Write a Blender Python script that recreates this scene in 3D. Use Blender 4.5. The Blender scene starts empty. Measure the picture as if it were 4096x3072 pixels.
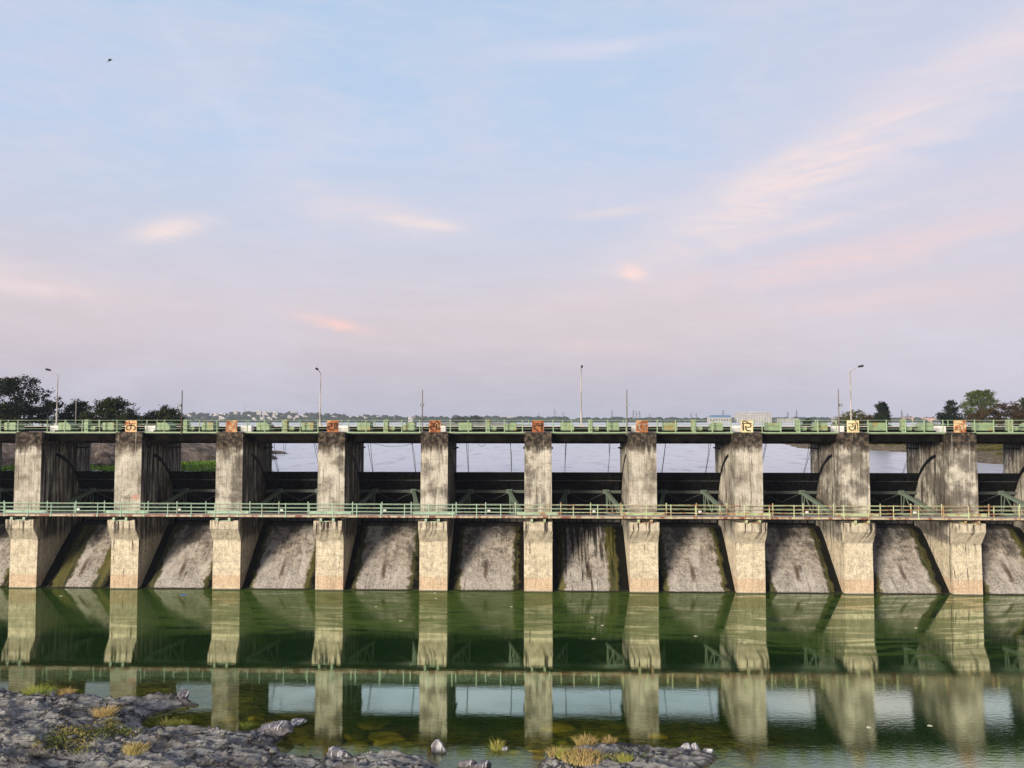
import bpy, math, random
import numpy as np
from mathutils import Vector, Matrix, Euler

random.seed(7)
RNG = np.random.default_rng(11)
SC = bpy.context.scene
COL = SC.collection
PI = math.pi
R = math.radians

# ------------------------------------------------------------------ camera
F = 3080.0
CAM_Z, CAM_Y = 15.0, -68.0
YAW, PITCH = R(1.93), math.atan(142.0 / F)
cam = bpy.data.cameras.new('camera')
cam.sensor_width = 36.0
cam.lens = F / 4096.0 * 36.0
cam.clip_start, cam.clip_end = 0.5, 9000
camo = bpy.data.objects.new('camera', cam)
COL.objects.link(camo)
camo.location = (0, CAM_Y, CAM_Z)
camo.rotation_euler = (PI / 2 + PITCH, 0, YAW)
SC.camera = camo
CM = camo.rotation_euler.to_matrix()


def ray(px, py):
    return CM @ Vector(((px - 2048) / F, (1536 - py) / F, -1.0))


def by(px, py, Y):
    """point of the vertical plane y = Y seen at photo pixel px, py"""
    d = ray(px, py)
    t = (Y - CAM_Y) / d.y
    return Vector((d.x * t, Y, CAM_Z + d.z * t))


def bz(px, py, z=0.0):
    """point of the level z seen at photo pixel px, py"""
    d = ray(px, py)
    t = (z - CAM_Z) / d.z
    return Vector((d.x * t, CAM_Y + d.y * t, z))


# ------------------------------------------------------------------ mesh helpers
class MB:
    def __init__(s):
        s.v, s.f = [], []

    def add(s, vs, fs):
        o = len(s.v)
        s.v += [tuple(p) for p in vs]
        s.f += [tuple(i + o for i in f) for f in fs]
        return s

    def box(s, x0, x1, y0, y1, z0, z1):
        return s.add([(x0, y0, z0), (x1, y0, z0), (x1, y1, z0), (x0, y1, z0), (x0, y0, z1), (x1, y0, z1), (x1, y1, z1), (x0, y1, z1)],
                     [(0, 3, 2, 1), (4, 5, 6, 7), (0, 1, 5, 4), (1, 2, 6, 5), (2, 3, 7, 6), (3, 0, 4, 7)])

    def cbox(s, x0, x1, y0, y1, z0, z1, c=0.03):
        """box with chamfered vertical edges and top"""
        pts = [(x0 + c, y0), (x1 - c, y0), (x1, y0 + c), (x1, y1 - c), (x1 - c, y1), (x0 + c, y1), (x0, y1 - c), (x0, y0 + c)]
        mx, my = (x0 + x1) / 2, (y0 + y1) / 2
        sx, sy = 1 - 2 * c / (x1 - x0), 1 - 2 * c / (y1 - y0)
        top = [(mx + (x - mx) * sx, my + (y - my) * sy) for x, y in pts]
        vs = [(x, y, z0) for x, y in pts] + [(x, y, z1 - c) for x, y in pts] + [(x, y, z1) for x, y in top]
        fs = [tuple(range(7, -1, -1)), tuple(range(16, 24))]
        for k in (0, 8):
            for i in range(8):
                j = (i + 1) % 8
                fs.append((k + i, k + j, k + 8 + j, k + 8 + i))
        return s.add(vs, fs)

    def tube(s, pts, r, n=8, cap=True):
        pts = [Vector(p) for p in pts]
        rs = r if isinstance(r, (list, tuple)) else [r] * len(pts)
        vs, fs = [], []
        for i, p in enumerate(pts):
            t = (pts[min(i + 1, len(pts) - 1)] - pts[max(i - 1, 0)]).normalized()
            a = Vector((0, 0, 1)) if abs(t.z) < 0.9 else Vector((1, 0, 0))
            u = t.cross(a).normalized()
            w = t.cross(u)
            for k in range(n):
                an = 2 * PI * k / n
                vs.append(p + (u * math.cos(an) + w * math.sin(an)) * rs[i])
        for i in range(len(pts) - 1):
            for k in range(n):
                k2 = (k + 1) % n
                fs.append((i * n + k, i * n + k2, (i + 1) * n + k2, (i + 1) * n + k))
        if cap:
            fs.append(tuple(range(n - 1, -1, -1)))
            fs.append(tuple(range((len(pts) - 1) * n, len(pts) * n)))
        return s.add(vs, fs)

    def bar(s, a, b, w, h):
        """rectangular bar from a to b"""
        a, b = Vector(a), Vector(b)
        t = (b - a).normalized()
        up = Vector((0, 0, 1)) if abs(t.z) < 0.95 else Vector((0, 1, 0))
        u = t.cross(up).normalized() * w / 2
        q = u.cross(t).normalized() * h / 2
        vs = []
        for p in (a, b):
            vs += [p - u - q, p + u - q, p + u + q, p - u + q]
        return s.add(vs, [(0, 3, 2, 1), (4, 5, 6, 7), (0, 1, 5, 4), (1, 2, 6, 5), (2, 3, 7, 6), (3, 0, 4, 7)])

    def extrude_x(s, prof, x0, x1):
        """closed y,z profile (counter-clockwise seen from +x) extruded along x"""
        n = len(prof)
        vs = [(x0, y, z) for y, z in prof] + [(x1, y, z) for y, z in prof]
        fs = [tuple(range(n - 1, -1, -1)), tuple(range(n, 2 * n))]
        for i in range(n):
            j = (i + 1) % n
            fs.append((i, j, n + j, n + i))
        return s.add(vs, fs)

    def extrude_z(s, prof, z0, z1):
        n = len(prof)
        vs = [(x, y, z0) for x, y in prof] + [(x, y, z1) for x, y in prof]
        fs = [tuple(range(n - 1, -1, -1)), tuple(range(n, 2 * n))]
        for i in range(n):
            j = (i + 1) % n
            fs.append((i, j, n + j, n + i))
        return s.add(vs, fs)

    def build(s, name, m, parent=None, origin=(0, 0, 0), smooth=False):
        me = bpy.data.meshes.new(name)
        ox, oy, oz = origin
        me.from_pydata([(x - ox, y - oy, z - oz) for x, y, z in s.v], [], s.f)
        if smooth:
            me.polygons.foreach_set('use_smooth', [True] * len(me.polygons))
        me.update()
        return link(name, me, m, parent, origin)


def link(name, me, m, parent=None, origin=(0, 0, 0)):
    o = bpy.data.objects.new(name, me)
    COL.objects.link(o)
    if m:
        me.materials.append(m)
    if parent:
        o.parent = parent
    else:
        o.location = origin
    return o


def np_mesh(name, V, Q, m, parent=None, smooth=False, origin=(0, 0, 0)):
    """V (n,3), Q (k,4) or (k,3) arrays"""
    me = bpy.data.meshes.new(name)
    V = np.asarray(V, dtype=np.float32) - np.array(origin, dtype=np.float32)
    Q = np.asarray(Q, dtype=np.int32)
    k = Q.shape[1]
    me.vertices.add(len(V))
    me.vertices.foreach_set('co', V.ravel())
    me.loops.add(Q.size)
    me.loops.foreach_set('vertex_index', Q.ravel())
    me.polygons.add(len(Q))
    me.polygons.foreach_set('loop_start', np.arange(0, Q.size, k, dtype=np.int32))
    me.polygons.foreach_set('loop_total', np.full(len(Q), k, dtype=np.int32))
    if smooth:
        me.polygons.foreach_set('use_smooth', np.ones(len(Q), dtype=bool))
    me.update(calc_edges=True)
    me.validate()
    return link(name, me, m, parent, origin)


def tag(o, label=None, cat=None, group=None, kind=None):
    if label: o['label'] = label
    if cat: o['category'] = cat
    if group: o['group'] = group
    if kind: o['kind'] = kind
    return o


def empty(name, loc, label=None, cat=None, group=None):
    o = bpy.data.objects.new(name, None)
    COL.objects.link(o)
    o.location = loc
    o.empty_display_size = 0.3
    return tag(o, label, cat, group)


def dup(o, parent=None, loc=None):
    c = o.copy()
    COL.objects.link(c)
    c.parent = parent
    if loc is not None:
        c.location = loc
    for ch in list(o.children):
        dup(ch, c)
    return c


# ------------------------------------------------------------------ numpy noise
def _hash(ix, iy, seed):
    h = (ix * 374761393 + iy * 668265263 + seed * 974711) & 0x7fffffff
    h = ((h ^ (h >> 13)) * 1274126177) & 0x7fffffff
    return ((h ^ (h >> 16)) & 0xffff) / 65535.0


def vnoise(x, y, seed=0):
    ix, iy = np.floor(x).astype(np.int64), np.floor(y).astype(np.int64)
    fx, fy = x - ix, y - iy
    fx, fy = fx * fx * (3 - 2 * fx), fy * fy * (3 - 2 * fy)
    a, b = _hash(ix, iy, seed), _hash(ix + 1, iy, seed)
    c, d = _hash(ix, iy + 1, seed), _hash(ix + 1, iy + 1, seed)
    return (a * (1 - fx) + b * fx) * (1 - fy) + (c * (1 - fx) + d * fx) * fy


def fbm(x, y, oct=5, seed=0, gain=0.5):
    s, a, t = 0, 1, 0
    for k in range(oct):
        s = s + a * vnoise(x, y, seed + k)
        t += a
        a *= gain
        x, y = x * 2.03 + 11.3, y * 2.03 + 5.7
    return s / t


def sdist(X, Y, poly):
    """signed distance to a polygon, positive inside"""
    d = np.full(X.shape, 1e9)
    ins = np.zeros(X.shape, bool)
    n = len(poly)
    for i in range(n):
        ax, ay = poly[i]
        bx, by_ = poly[(i + 1) % n]
        ex, ey = bx - ax, by_ - ay
        L = ex * ex + ey * ey + 1e-9
        t = np.clip(((X - ax) * ex + (Y - ay) * ey) / L, 0, 1)
        d = np.minimum(d, np.hypot(X - ax - t * ex, Y - ay - t * ey))
        c = (ay > Y) != (by_ > Y)
        xi = ax + (Y - ay) / (by_ - ay + 1e-12) * ex
        ins ^= c & (X < xi)
    return np.where(ins, d, -d)


def grid_mesh(name, xs, ys, Z, m, smooth=True):
    nx, ny = len(xs), len(ys)
    X, Y = np.meshgrid(xs, ys)
    V = np.stack([X.ravel(), Y.ravel(), Z.ravel()], 1)
    i = np.arange(nx * ny).reshape(ny, nx)
    Q = np.stack([i[:-1, :-1].ravel(), i[:-1, 1:].ravel(), i[1:, 1:].ravel(), i[1:, :-1].ravel()], 1)
    return np_mesh(name, V, Q, m, smooth=smooth)


# ------------------------------------------------------------------ material helpers
class NT:
    def __init__(s, name):
        s.mat = bpy.data.materials.new(name)
        s.mat.use_nodes = True
        s.t = s.mat.node_tree
        s.b = s.t.nodes['Principled BSDF']
        s.out = s.t.nodes['Material Output']

    def n(s, typ, **kw):
        nd = s.t.nodes.new(typ)
        for k, v in kw.items():
            setattr(nd, k, v)
        return nd

    def put(s, sock, v):
        if isinstance(v, bpy.types.NodeSocket):
            s.t.links.new(v, sock)
        elif isinstance(v, (tuple, list)) and len(v) == 3 and sock.type == 'RGBA':
            sock.default_value = (*v, 1)
        else:
            sock.default_value = v

    def m(s, op, a, b=0.0, c=0.0, clamp=False):
        nd = s.n('ShaderNodeMath', operation=op, use_clamp=clamp)
        for i, v in enumerate((a, b, c)):
            s.put(nd.inputs[i], v)
        return nd.outputs[0]

    def vm(s, op, a, b):
        nd = s.n('ShaderNodeVectorMath', operation=op)
        s.put(nd.inputs[0], a)
        s.put(nd.inputs[1], b)
        return nd.outputs[0]

    def mix(s, f, a, b, mode='MIX'):
        nd = s.n('ShaderNodeMix', data_type='RGBA', blend_type=mode)
        s.put(nd.inputs[0], f)
        s.put(nd.inputs[6], a)
        s.put(nd.inputs[7], b)
        return nd.outputs[2]

    def sm(s, v, a, b):
        """smoothstep from a (0) to b (1)"""
        nd = s.n('ShaderNodeMapRange', interpolation_type='SMOOTHSTEP')
        s.put(nd.inputs[0], v)
        s.put(nd.inputs[1], a)
        s.put(nd.inputs[2], b)
        return nd.outputs[0]

    def noise(s, vec, scale=1.0, detail=4.0, rough=0.55, dist=0.0):
        nd = s.n('ShaderNodeTexNoise')
        s.put(nd.inputs['Vector'], vec)
        s.put(nd.inputs['Scale'], scale)
        s.put(nd.inputs['Detail'], detail)
        s.put(nd.inputs['Roughness'], rough)
        s.put(nd.inputs['Distortion'], dist)
        return nd.outputs['Fac']

    def pos(s):
        return s.n('ShaderNodeNewGeometry').outputs['Position']

    def objc(s):
        return s.n('ShaderNodeTexCoord').outputs['Object']

    def sep(s, v):
        nd = s.n('ShaderNodeSeparateXYZ')
        s.put(nd.inputs[0], v)
        return nd.outputs[0], nd.outputs[1], nd.outputs[2]

    def comb(s, x, y, z):
        nd = s.n('ShaderNodeCombineXYZ')
        for i, v in enumerate((x, y, z)):
            s.put(nd.inputs[i], v)
        return nd.outputs[0]

    def attr(s, name, typ='OBJECT'):
        nd = s.n('ShaderNodeAttribute', attribute_type=typ, attribute_name=name)
        return nd.outputs['Fac']

    def bump(s, h, strength=0.5, dist=0.05):
        nd = s.n('ShaderNodeBump')
        s.put(nd.inputs['Strength'], strength)
        s.put(nd.inputs['Distance'], dist)
        s.put(nd.inputs['Height'], h)
        return nd.outputs[0]

    def fin(s, col, rough=0.85, normal=None, spec=0.3, metal=0.0):
        s.put(s.b.inputs['Base Color'], col)
        s.put(s.b.inputs['Roughness'], rough)
        s.put(s.b.inputs['Specular IOR Level'], spec)
        s.put(s.b.inputs['Metallic'], metal)
        if normal is not None:
            s.put(s.b.inputs['Normal'], normal)
        return s.mat


def simple(name, c1, c2=None, scale=3.0, rough=0.8, spec=0.3, metal=0.0, bump=0.0):
    t = NT(name)
    p = t.pos()
    nz = t.noise(p, scale, 5)
    c = t.mix(t.sm(nz, 0.35, 0.65), c1, c2) if c2 else c1
    nb = t.bump(t.noise(p, scale * 4, 4), bump, 0.03) if bump else None
    return t.fin(c, rough, nb, spec, metal)


def mat_pier():
    t = NT('weathered_concrete')
    p = t.pos()
    x, y, z = t.sep(p)
    nx, ny, nz_ = t.sep(t.n('ShaderNodeNewGeometry').outputs['Normal'])
    rnd = t.n('ShaderNodeObjectInfo').outputs['Random']
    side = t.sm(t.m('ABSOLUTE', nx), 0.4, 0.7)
    side_shade = t.sm(nx, 0.4, 0.7)  # +x faces only: shade of the side away from the sun, put into colour
    blot = t.noise(p, 0.55, 6, 0.62)
    blot2 = t.noise(p, 2.6, 6, 0.65)
    fine = t.noise(p, 11, 5, 0.7)
    h = t.m('ADD', x, y)
    sv = t.comb(t.m('MULTIPLY', h, 1.9), t.m('MULTIPLY', rnd, 40), t.m('MULTIPLY', z, 0.13))
    st = t.noise(sv, 1.6, 6, 0.68)
    sv2 = t.comb(t.m('MULTIPLY', h, 6.0), t.m('MULTIPLY', rnd, 17), t.m('MULTIPLY', z, 0.30))
    st2 = t.noise(sv2, 1.5, 5, 0.65)
    # colours by height: cream lower shaft, grey column
    up = t.sm(t.m('ADD', z, t.m('MULTIPLY', blot2, 0.5)), 4.3, 4.9)
    grey = t.mix(t.sm(blot, 0.35, 0.65), (0.62, 0.585, 0.505), (0.33, 0.30, 0.25))
    cream = t.mix(t.sm(blot2, 0.35, 0.68), (0.74, 0.66, 0.50), (0.50, 0.44, 0.34))
    band = t.m('MULTIPLY', t.sm(t.m('ADD', z, t.m('MULTIPLY', blot2, 0.35)), 0.25, 0.45), t.m('SUBTRACT', 1.0, t.sm(t.m('ADD', z, t.m('MULTIPLY', blot2, 0.3)), 1.25, 1.55)))
    cream = t.mix(t.m('MULTIPLY', band, t.m('ADD', 0.30, t.m('MULTIPLY', blot, 0.75))), cream, (0.60, 0.42, 0.28))
    c = t.mix(up, cream, grey)
    # form lines and block joints
    br = t.n('ShaderNodeTexBrick', offset=0.5)
    t.put(br.inputs['Vector'], t.comb(t.m('ADD', h, t.m('MULTIPLY', blot2, 0.06)), t.m('ADD', z, t.m('MULTIPLY', blot2, 0.07)), 0.0))
    t.put(br.inputs['Color1'], (1, 1, 1)); t.put(br.inputs['Color2'], (0.90, 0.89, 0.88)); t.put(br.inputs['Mortar'], (0.55, 0.51, 0.47))
    t.put(br.inputs['Scale'], 1.0); t.put(br.inputs['Mortar Size'], 0.012)
    t.put(br.inputs['Brick Width'], 1.25); t.put(br.inputs['Row Height'], 0.62)
    c = t.mix(t.m('MULTIPLY', t.sm(t.noise(p, 1.1, 4), 0.38, 0.6), 0.8), c, br.outputs['Color'], 'MULTIPLY')
    c = t.mix(t.m('MULTIPLY', t.sm(fine, 0.45, 0.66), 0.6), c, (0.13, 0.11, 0.09))
    # runs of black mould, thickened on the +x faces to paint their shade
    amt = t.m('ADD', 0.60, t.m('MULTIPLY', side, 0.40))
    k = t.m('MULTIPLY', t.sm(st, t.m('SUBTRACT', t.m('SUBTRACT', t.m('SUBTRACT', 0.54, t.m('MULTIPLY', rnd, 0.07)), t.m('MULTIPLY', side, 0.06)), t.m('MULTIPLY', side_shade, 0.12)), t.m('SUBTRACT', 0.66, t.m('MULTIPLY', side_shade, 0.08))), amt)
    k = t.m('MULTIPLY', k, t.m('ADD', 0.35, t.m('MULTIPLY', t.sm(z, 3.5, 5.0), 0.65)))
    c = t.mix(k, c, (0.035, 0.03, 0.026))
    k2 = t.m('MULTIPLY', t.sm(st2, 0.50, 0.68), t.m('ADD', 0.48, t.m('ADD', t.m('MULTIPLY', side, 0.30), t.m('MULTIPLY', side_shade, 0.15))))
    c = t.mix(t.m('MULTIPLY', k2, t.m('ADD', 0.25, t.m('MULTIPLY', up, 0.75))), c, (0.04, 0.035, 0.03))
    # grimy blotches on some columns
    bl = t.m('MULTIPLY', t.sm(t.m('ADD', blot, t.m('MULTIPLY', t.m('SUBTRACT', rnd, 0.3), 0.20)), 0.51, 0.68), t.m('MULTIPLY', up, 0.62))
    c = t.mix(bl, c, (0.07, 0.062, 0.055))
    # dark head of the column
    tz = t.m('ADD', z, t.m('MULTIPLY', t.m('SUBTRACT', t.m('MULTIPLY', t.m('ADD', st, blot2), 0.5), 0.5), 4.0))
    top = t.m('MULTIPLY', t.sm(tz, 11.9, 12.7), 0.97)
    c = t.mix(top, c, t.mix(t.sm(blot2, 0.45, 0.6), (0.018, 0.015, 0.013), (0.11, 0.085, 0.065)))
    # a few black drips down the lower blocks of some piers
    dr = t.noise(t.comb(t.m('MULTIPLY', h, 2.6), t.m('MULTIPLY', rnd, 23), t.m('MULTIPLY', z, 0.18)), 1.9, 5, 0.62)
    dk = t.m('MULTIPLY', t.sm(dr, t.m('SUBTRACT', 0.70, t.m('MULTIPLY', rnd, 0.14)), t.m('SUBTRACT', 0.76, t.m('MULTIPLY', rnd, 0.14))), t.m('MULTIPLY', t.sm(t.m('ADD', z, t.m('MULTIPLY', blot2, 3.0)), 1.2, 3.4), 0.85))
    c = t.mix(t.m('MULTIPLY', dk, t.m('SUBTRACT', 1.0, up)), c, (0.045, 0.035, 0.028))
    # pale lime runs
    lime = t.m('MULTIPLY', t.sm(t.noise(t.comb(t.m('MULTIPLY', h, 3.2), t.m('MULTIPLY', rnd, 9), t.m('MULTIPLY', z, 0.1)), 1.7, 4, 0.6), 0.62, 0.72), 0.55)
    c = t.mix(t.m('MULTIPLY', lime, t.m('SUBTRACT', 1.0, side)), c, (0.70, 0.67, 0.60))
    wet = t.m('SUBTRACT', 1.0, t.sm(t.m('ADD', z, t.m('MULTIPLY', blot2, 0.12)), 0.10, 0.22))
    c = t.mix(t.m('MULTIPLY', wet, 0.85), c, (0.03, 0.03, 0.02))
    hgt = t.m('ADD', t.m('MULTIPLY', fine, 0.6), t.m('MULTIPLY', br.outputs['Fac'], -0.5))
    return t.fin(c, 0.95, t.bump(hgt, 0.5, 0.03), 0.05)


def mat_cap():
    t = NT('stained_corbel_concrete')
    p = t.pos()
    x, y, z = t.sep(p)
    b2 = t.noise(p, 2.6, 6, 0.65)
    fine = t.noise(p, 11, 5, 0.7)
    st = t.noise(t.comb(t.m('MULTIPLY', t.m('ADD', x, t.m('MULTIPLY', y, 0.6)), 3.2), 3.0, t.m('MULTIPLY', z, 0.25)), 1.5, 5, 0.65)
    c = t.mix(t.sm(b2, 0.35, 0.68), (0.62, 0.55, 0.43), (0.40, 0.35, 0.28))
    k = t.m('MULTIPLY', t.sm(st, 0.48, 0.60), t.m('ADD', 0.35, t.m('MULTIPLY', t.sm(t.m('ADD', z, t.m('MULTIPLY', b2, 1.2)), 5.0, 6.4), 0.65)))
    c = t.mix(k, c, (0.03, 0.026, 0.022))
    c = t.mix(t.m('MULTIPLY', t.sm(fine, 0.5, 0.72), 0.5), c, (0.12, 0.10, 0.08))
    return t.fin(c, 0.92, t.bump(fine, 0.5, 0.03), 0.2)


def mat_chute():
    t = NT('mossy_spillway_concrete')
    p = t.objc()
    w = t.pos()
    x, y, z = t.sep(p)
    rnd = t.n('ShaderNodeObjectInfo').outputs['Random']
    ml, mr, drip = t.attr('moss_left'), t.attr('moss_right'), t.attr('drip')
    blot = t.noise(w, 0.7, 6, 0.6)
    mid = t.noise(w, 2.2, 6, 0.65)
    fine = t.noise(w, 8, 5, 0.7)
    st = t.noise(t.comb(t.m('MULTIPLY', t.sep(w)[0], 2.2), t.m('MULTIPLY', rnd, 30), t.m('MULTIPLY', z, 0.22)), 1.5, 6, 0.66)
    # rough masonry with pale lime squiggles
    wv = t.comb(t.m('ADD', x, t.m('MULTIPLY', t.m('SUBTRACT', mid, 0.5), 0.9)), t.m('ADD', t.m('MULTIPLY', z, 1.25), t.m('MULTIPLY', t.m('SUBTRACT', t.noise(w, 3.1, 4), 0.5), 0.7)), t.m('MULTIPLY', rnd, 5))
    br = t.n('ShaderNodeTexBrick', offset=0.5)
    t.put(br.inputs['Vector'], wv)
    t.put(br.inputs['Color1'], (0, 0, 0)); t.put(br.inputs['Color2'], (0.25, 0.25, 0.25)); t.put(br.inputs['Mortar'], (1, 1, 1))
    t.put(br.inputs['Scale'], 1.0); t.put(br.inputs['Mortar Size'], 0.035); t.put(br.inputs['Brick Width'], 0.62); t.put(br.inputs['Row Height'], 0.42)
    low = t.m('SUBTRACT', 1.0, t.sm(t.m('ADD', z, t.m('MULTIPLY', blot, 2.0)), 1.2, 4.6))
    base = t.mix(t.sm(mid, 0.33, 0.66), (0.40, 0.355, 0.30), (0.115, 0.097, 0.08))
    base = t.mix(t.m('MULTIPLY', low, 0.6), base, t.mix(t.sm(fine, 0.38, 0.62), (0.56, 0.525, 0.49), (0.22, 0.20, 0.19)))
    mort = t.m('MULTIPLY', t.sm(br.outputs['Color'], 0.3, 0.9), t.sm(mid, 0.40, 0.62))
    c = t.mix(t.m('MULTIPLY', mort, 0.55), base, (0.60, 0.57, 0.53))
    c = t.mix(t.m('MULTIPLY', t.sm(fine, 0.52, 0.70), 0.42), c, (0.06, 0.05, 0.048))
    c = t.mix(t.m('MULTIPLY', t.sm(t.noise(t.comb(x, t.m('MULTIPLY', rnd, 50), t.m('MULTIPLY', z, 0.8)), 0.75, 6, 0.66), 0.50, 0.62), 0.55), c, (0.52, 0.49, 0.45))
    c = t.mix(t.m('MULTIPLY', t.sm(st, 0.54, 0.68), 0.50), c, (0.06, 0.050, 0.042))
    c = t.mix(t.m('MULTIPLY', t.sm(t.m('ADD', t.noise(t.comb(x, t.m('MULTIPLY', rnd, 80), z), 0.6, 6, 0.65), t.m('MULTIPLY', z, 0.035)), 0.62, 0.74), 0.75), c, (0.05, 0.044, 0.04))
    # rust run in the middle
    rx = t.m('ABSOLUTE', t.m('SUBTRACT', x, t.m('ADD', -0.1, t.m('MULTIPLY', t.m('SUBTRACT', mid, 0.5), 0.35))))
    rust = t.m('MULTIPLY', t.m('SUBTRACT', 1.0, t.sm(rx, 0.05, 0.30)), t.m('MULTIPLY', t.sm(t.m('ADD', z, fine), 1.1, 1.7), t.m('SUBTRACT', 1.0, t.sm(t.m('ADD', z, fine), 2.1, 3.2))))
    c = t.mix(t.m('MULTIPLY', rust, 0.85), c, (0.075, 0.042, 0.028))
    # drips from the lip in one bay
    dk = t.m('MULTIPLY', t.sm(t.m('ADD', st, t.m('MULTIPLY', z, 0.045)), 0.60, 0.68), drip)
    c = t.mix(dk, c, (0.02, 0.017, 0.014))
    # moss towards the piers, then black slime against them
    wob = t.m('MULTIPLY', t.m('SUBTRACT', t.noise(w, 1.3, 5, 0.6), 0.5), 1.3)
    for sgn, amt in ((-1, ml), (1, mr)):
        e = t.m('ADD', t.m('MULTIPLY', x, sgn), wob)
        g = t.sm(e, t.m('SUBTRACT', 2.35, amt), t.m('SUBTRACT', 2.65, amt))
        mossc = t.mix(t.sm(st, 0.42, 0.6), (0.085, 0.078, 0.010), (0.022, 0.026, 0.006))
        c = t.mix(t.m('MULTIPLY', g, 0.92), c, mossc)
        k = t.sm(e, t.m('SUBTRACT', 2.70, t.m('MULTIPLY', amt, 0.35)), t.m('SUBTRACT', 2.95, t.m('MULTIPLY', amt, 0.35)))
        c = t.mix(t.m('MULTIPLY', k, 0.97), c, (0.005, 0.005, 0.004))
    lip = t.sm(t.m('ADD', z, t.m('MULTIPLY', mid, 0.35)), 5.0, 5.15)
    c = t.mix(t.m('MULTIPLY', lip, 0.8), c, (0.03, 0.026, 0.024))
    wet = t.m('SUBTRACT', 1.0, t.sm(t.m('ADD', z, t.m('MULTIPLY', mid, 0.1)), 0.08, 0.2))
    c = t.mix(wet, c, (0.025, 0.022, 0.018))
    hg = t.m('ADD', t.m('MULTIPLY', mid, 0.7), t.m('ADD', t.m('MULTIPLY', fine, 0.5), t.m('MULTIPLY', mort, 0.25)))
    return t.fin(c, 0.9, t.bump(hg, 0.9, 0.10), 0.05)


def mat_paint(name, green, rusty, k=0.5, scale=2.2, right=False):
    """weathered paint with rust"""
    t = NT(name)
    p = t.pos()
    x, y, z = t.sep(p)
    a, b = t.noise(p, scale, 6, 0.65), t.noise(p, scale * 4, 4, 0.6)
    c = t.mix(t.sm(b, 0.3, 0.7), green, tuple(v * 0.72 for v in green))
    if right:
        yel = t.m('MULTIPLY', t.sm(t.m('ADD', x, t.m('MULTIPLY', a, 24)), 4, 24), 0.65)
        c = t.mix(yel, c, (0.50, 0.52, 0.27))
        f = t.sm(t.m('ADD', a, t.m('MULTIPLY', t.sm(x, -12, 8), 0.10)), k, k + 0.12)
    else:
        f = t.sm(a, k, k + 0.12)
    c = t.mix(f, c, rusty)
    return t.fin(c, 0.6, None, 0.4)


def mat_sign(name, c1, c2, c3):
    t = NT(name)
    p = t.pos()
    a, b = t.noise(p, 3.2, 6, 0.6), t.noise(p, 1.7, 5, 0.6)
    c = t.mix(t.sm(a, 0.44, 0.6), c1, c2)
    c = t.mix(t.sm(b, 0.53, 0.62), c, c3)
    return t.fin(c, 0.75, t.bump(a, 0.3, 0.01), 0.3)


def mat_leaf(name, c1, c2, c3=None):
    t = NT(name)
    g = t.n('ShaderNodeNewGeometry')
    rnd = g.outputs['Random Per Island']
    a = t.noise(g.outputs['Position'], 0.55, 3)
    c = t.mix(t.sm(a, 0.38, 0.62), c1, c2)
    if c3:
        c = t.mix(t.m('MULTIPLY', t.sm(rnd, 0.6, 1.0), 0.8), c, c3)
    return t.fin(c, 0.8, None, 0.0)


M = {}
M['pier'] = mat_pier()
M['cap'] = mat_cap()
M['chute'] = mat_chute()
M['rail'] = mat_paint('mint_green_paint', (0.31, 0.43, 0.27), (0.26, 0.20, 0.12), 0.58)
M['walk_rail'] = mat_paint('pale_green_walkway_paint', (0.41, 0.57, 0.43), (0.34, 0.17, 0.09), 0.57, 1.3, right=True)
M['box'] = mat_paint('green_machine_paint', (0.28, 0.385, 0.22), (0.30, 0.23, 0.08), 0.52, 0.9)
M['dark_arm'] = mat_paint('dark_green_steel', (0.075, 0.09, 0.08), (0.07, 0.06, 0.045), 0.55)
M['arm'] = mat_paint('grey_green_steel', (0.15, 0.20, 0.16), (0.22, 0.19, 0.13), 0.6)
M['rust_edge'] = mat_paint('rusty_edge', (0.50, 0.42, 0.30), (0.20, 0.075, 0.045), 0.47, 1.2)
M['floor'] = simple('walkway_concrete', (0.50, 0.46, 0.44), (0.34, 0.31, 0.29), 1.5)
M['deck'] = simple('deck_concrete', (0.24, 0.22, 0.20), (0.10, 0.09, 0.08), 1.2, bump=0.4)
M['black'] = simple('black_tarred_steel', (0.003, 0.003, 0.0036), (0.008, 0.0075, 0.007), 1.5, 0.7, 0.04)
M['girder'] = simple('near_black_concrete', (0.003, 0.0026, 0.0023), (0.010, 0.0085, 0.007), 1.0, 0.95, 0.0)  # near-black tone shared by front girders, parapet and hoist frames
M['rear_girder'] = simple('brown_concrete', (0.11, 0.08, 0.06), (0.012, 0.010, 0.008), 0.9, 0.95, 0.0)
M['panel'] = simple('gate_foot_plate', (0.075, 0.068, 0.065), (0.03, 0.028, 0.027), 1.8, 0.8)
M['white'] = simple('white_limewash', (0.80, 0.79, 0.77), (0.62, 0.60, 0.57), 2.0)
M['pole'] = simple('galvanised_pole', (0.50, 0.47, 0.43), (0.26, 0.23, 0.21), 0.8, 0.5)
M['grey_pole'] = simple('weathered_grey_pole', (0.20, 0.185, 0.17), (0.13, 0.12, 0.11), 1.4)
M['dark_pole'] = simple('dark_rusted_pole', (0.06, 0.045, 0.04), (0.11, 0.07, 0.05), 2)
M['lamp'] = simple('lamp_housing', (0.03, 0.03, 0.032), None)
M['glass'] = simple('lamp_glass', (0.30, 0.31, 0.33), None, rough=0.2)
M['rope'] = simple('wire_rope', (0.05, 0.05, 0.052), None)
M['sign_rust'] = mat_sign('rusted_sign', (0.34, 0.12, 0.04), (0.15, 0.042, 0.018), (0.52, 0.30, 0.15))
M['sign_pale'] = mat_sign('pale_rusted_sign', (0.66, 0.47, 0.26), (0.60, 0.34, 0.16), (0.28, 0.085, 0.03))
M['sign_cream'] = mat_sign('cream_sign', (0.66, 0.60, 0.34), (0.64, 0.47, 0.26), (0.70, 0.64, 0.42))
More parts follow.
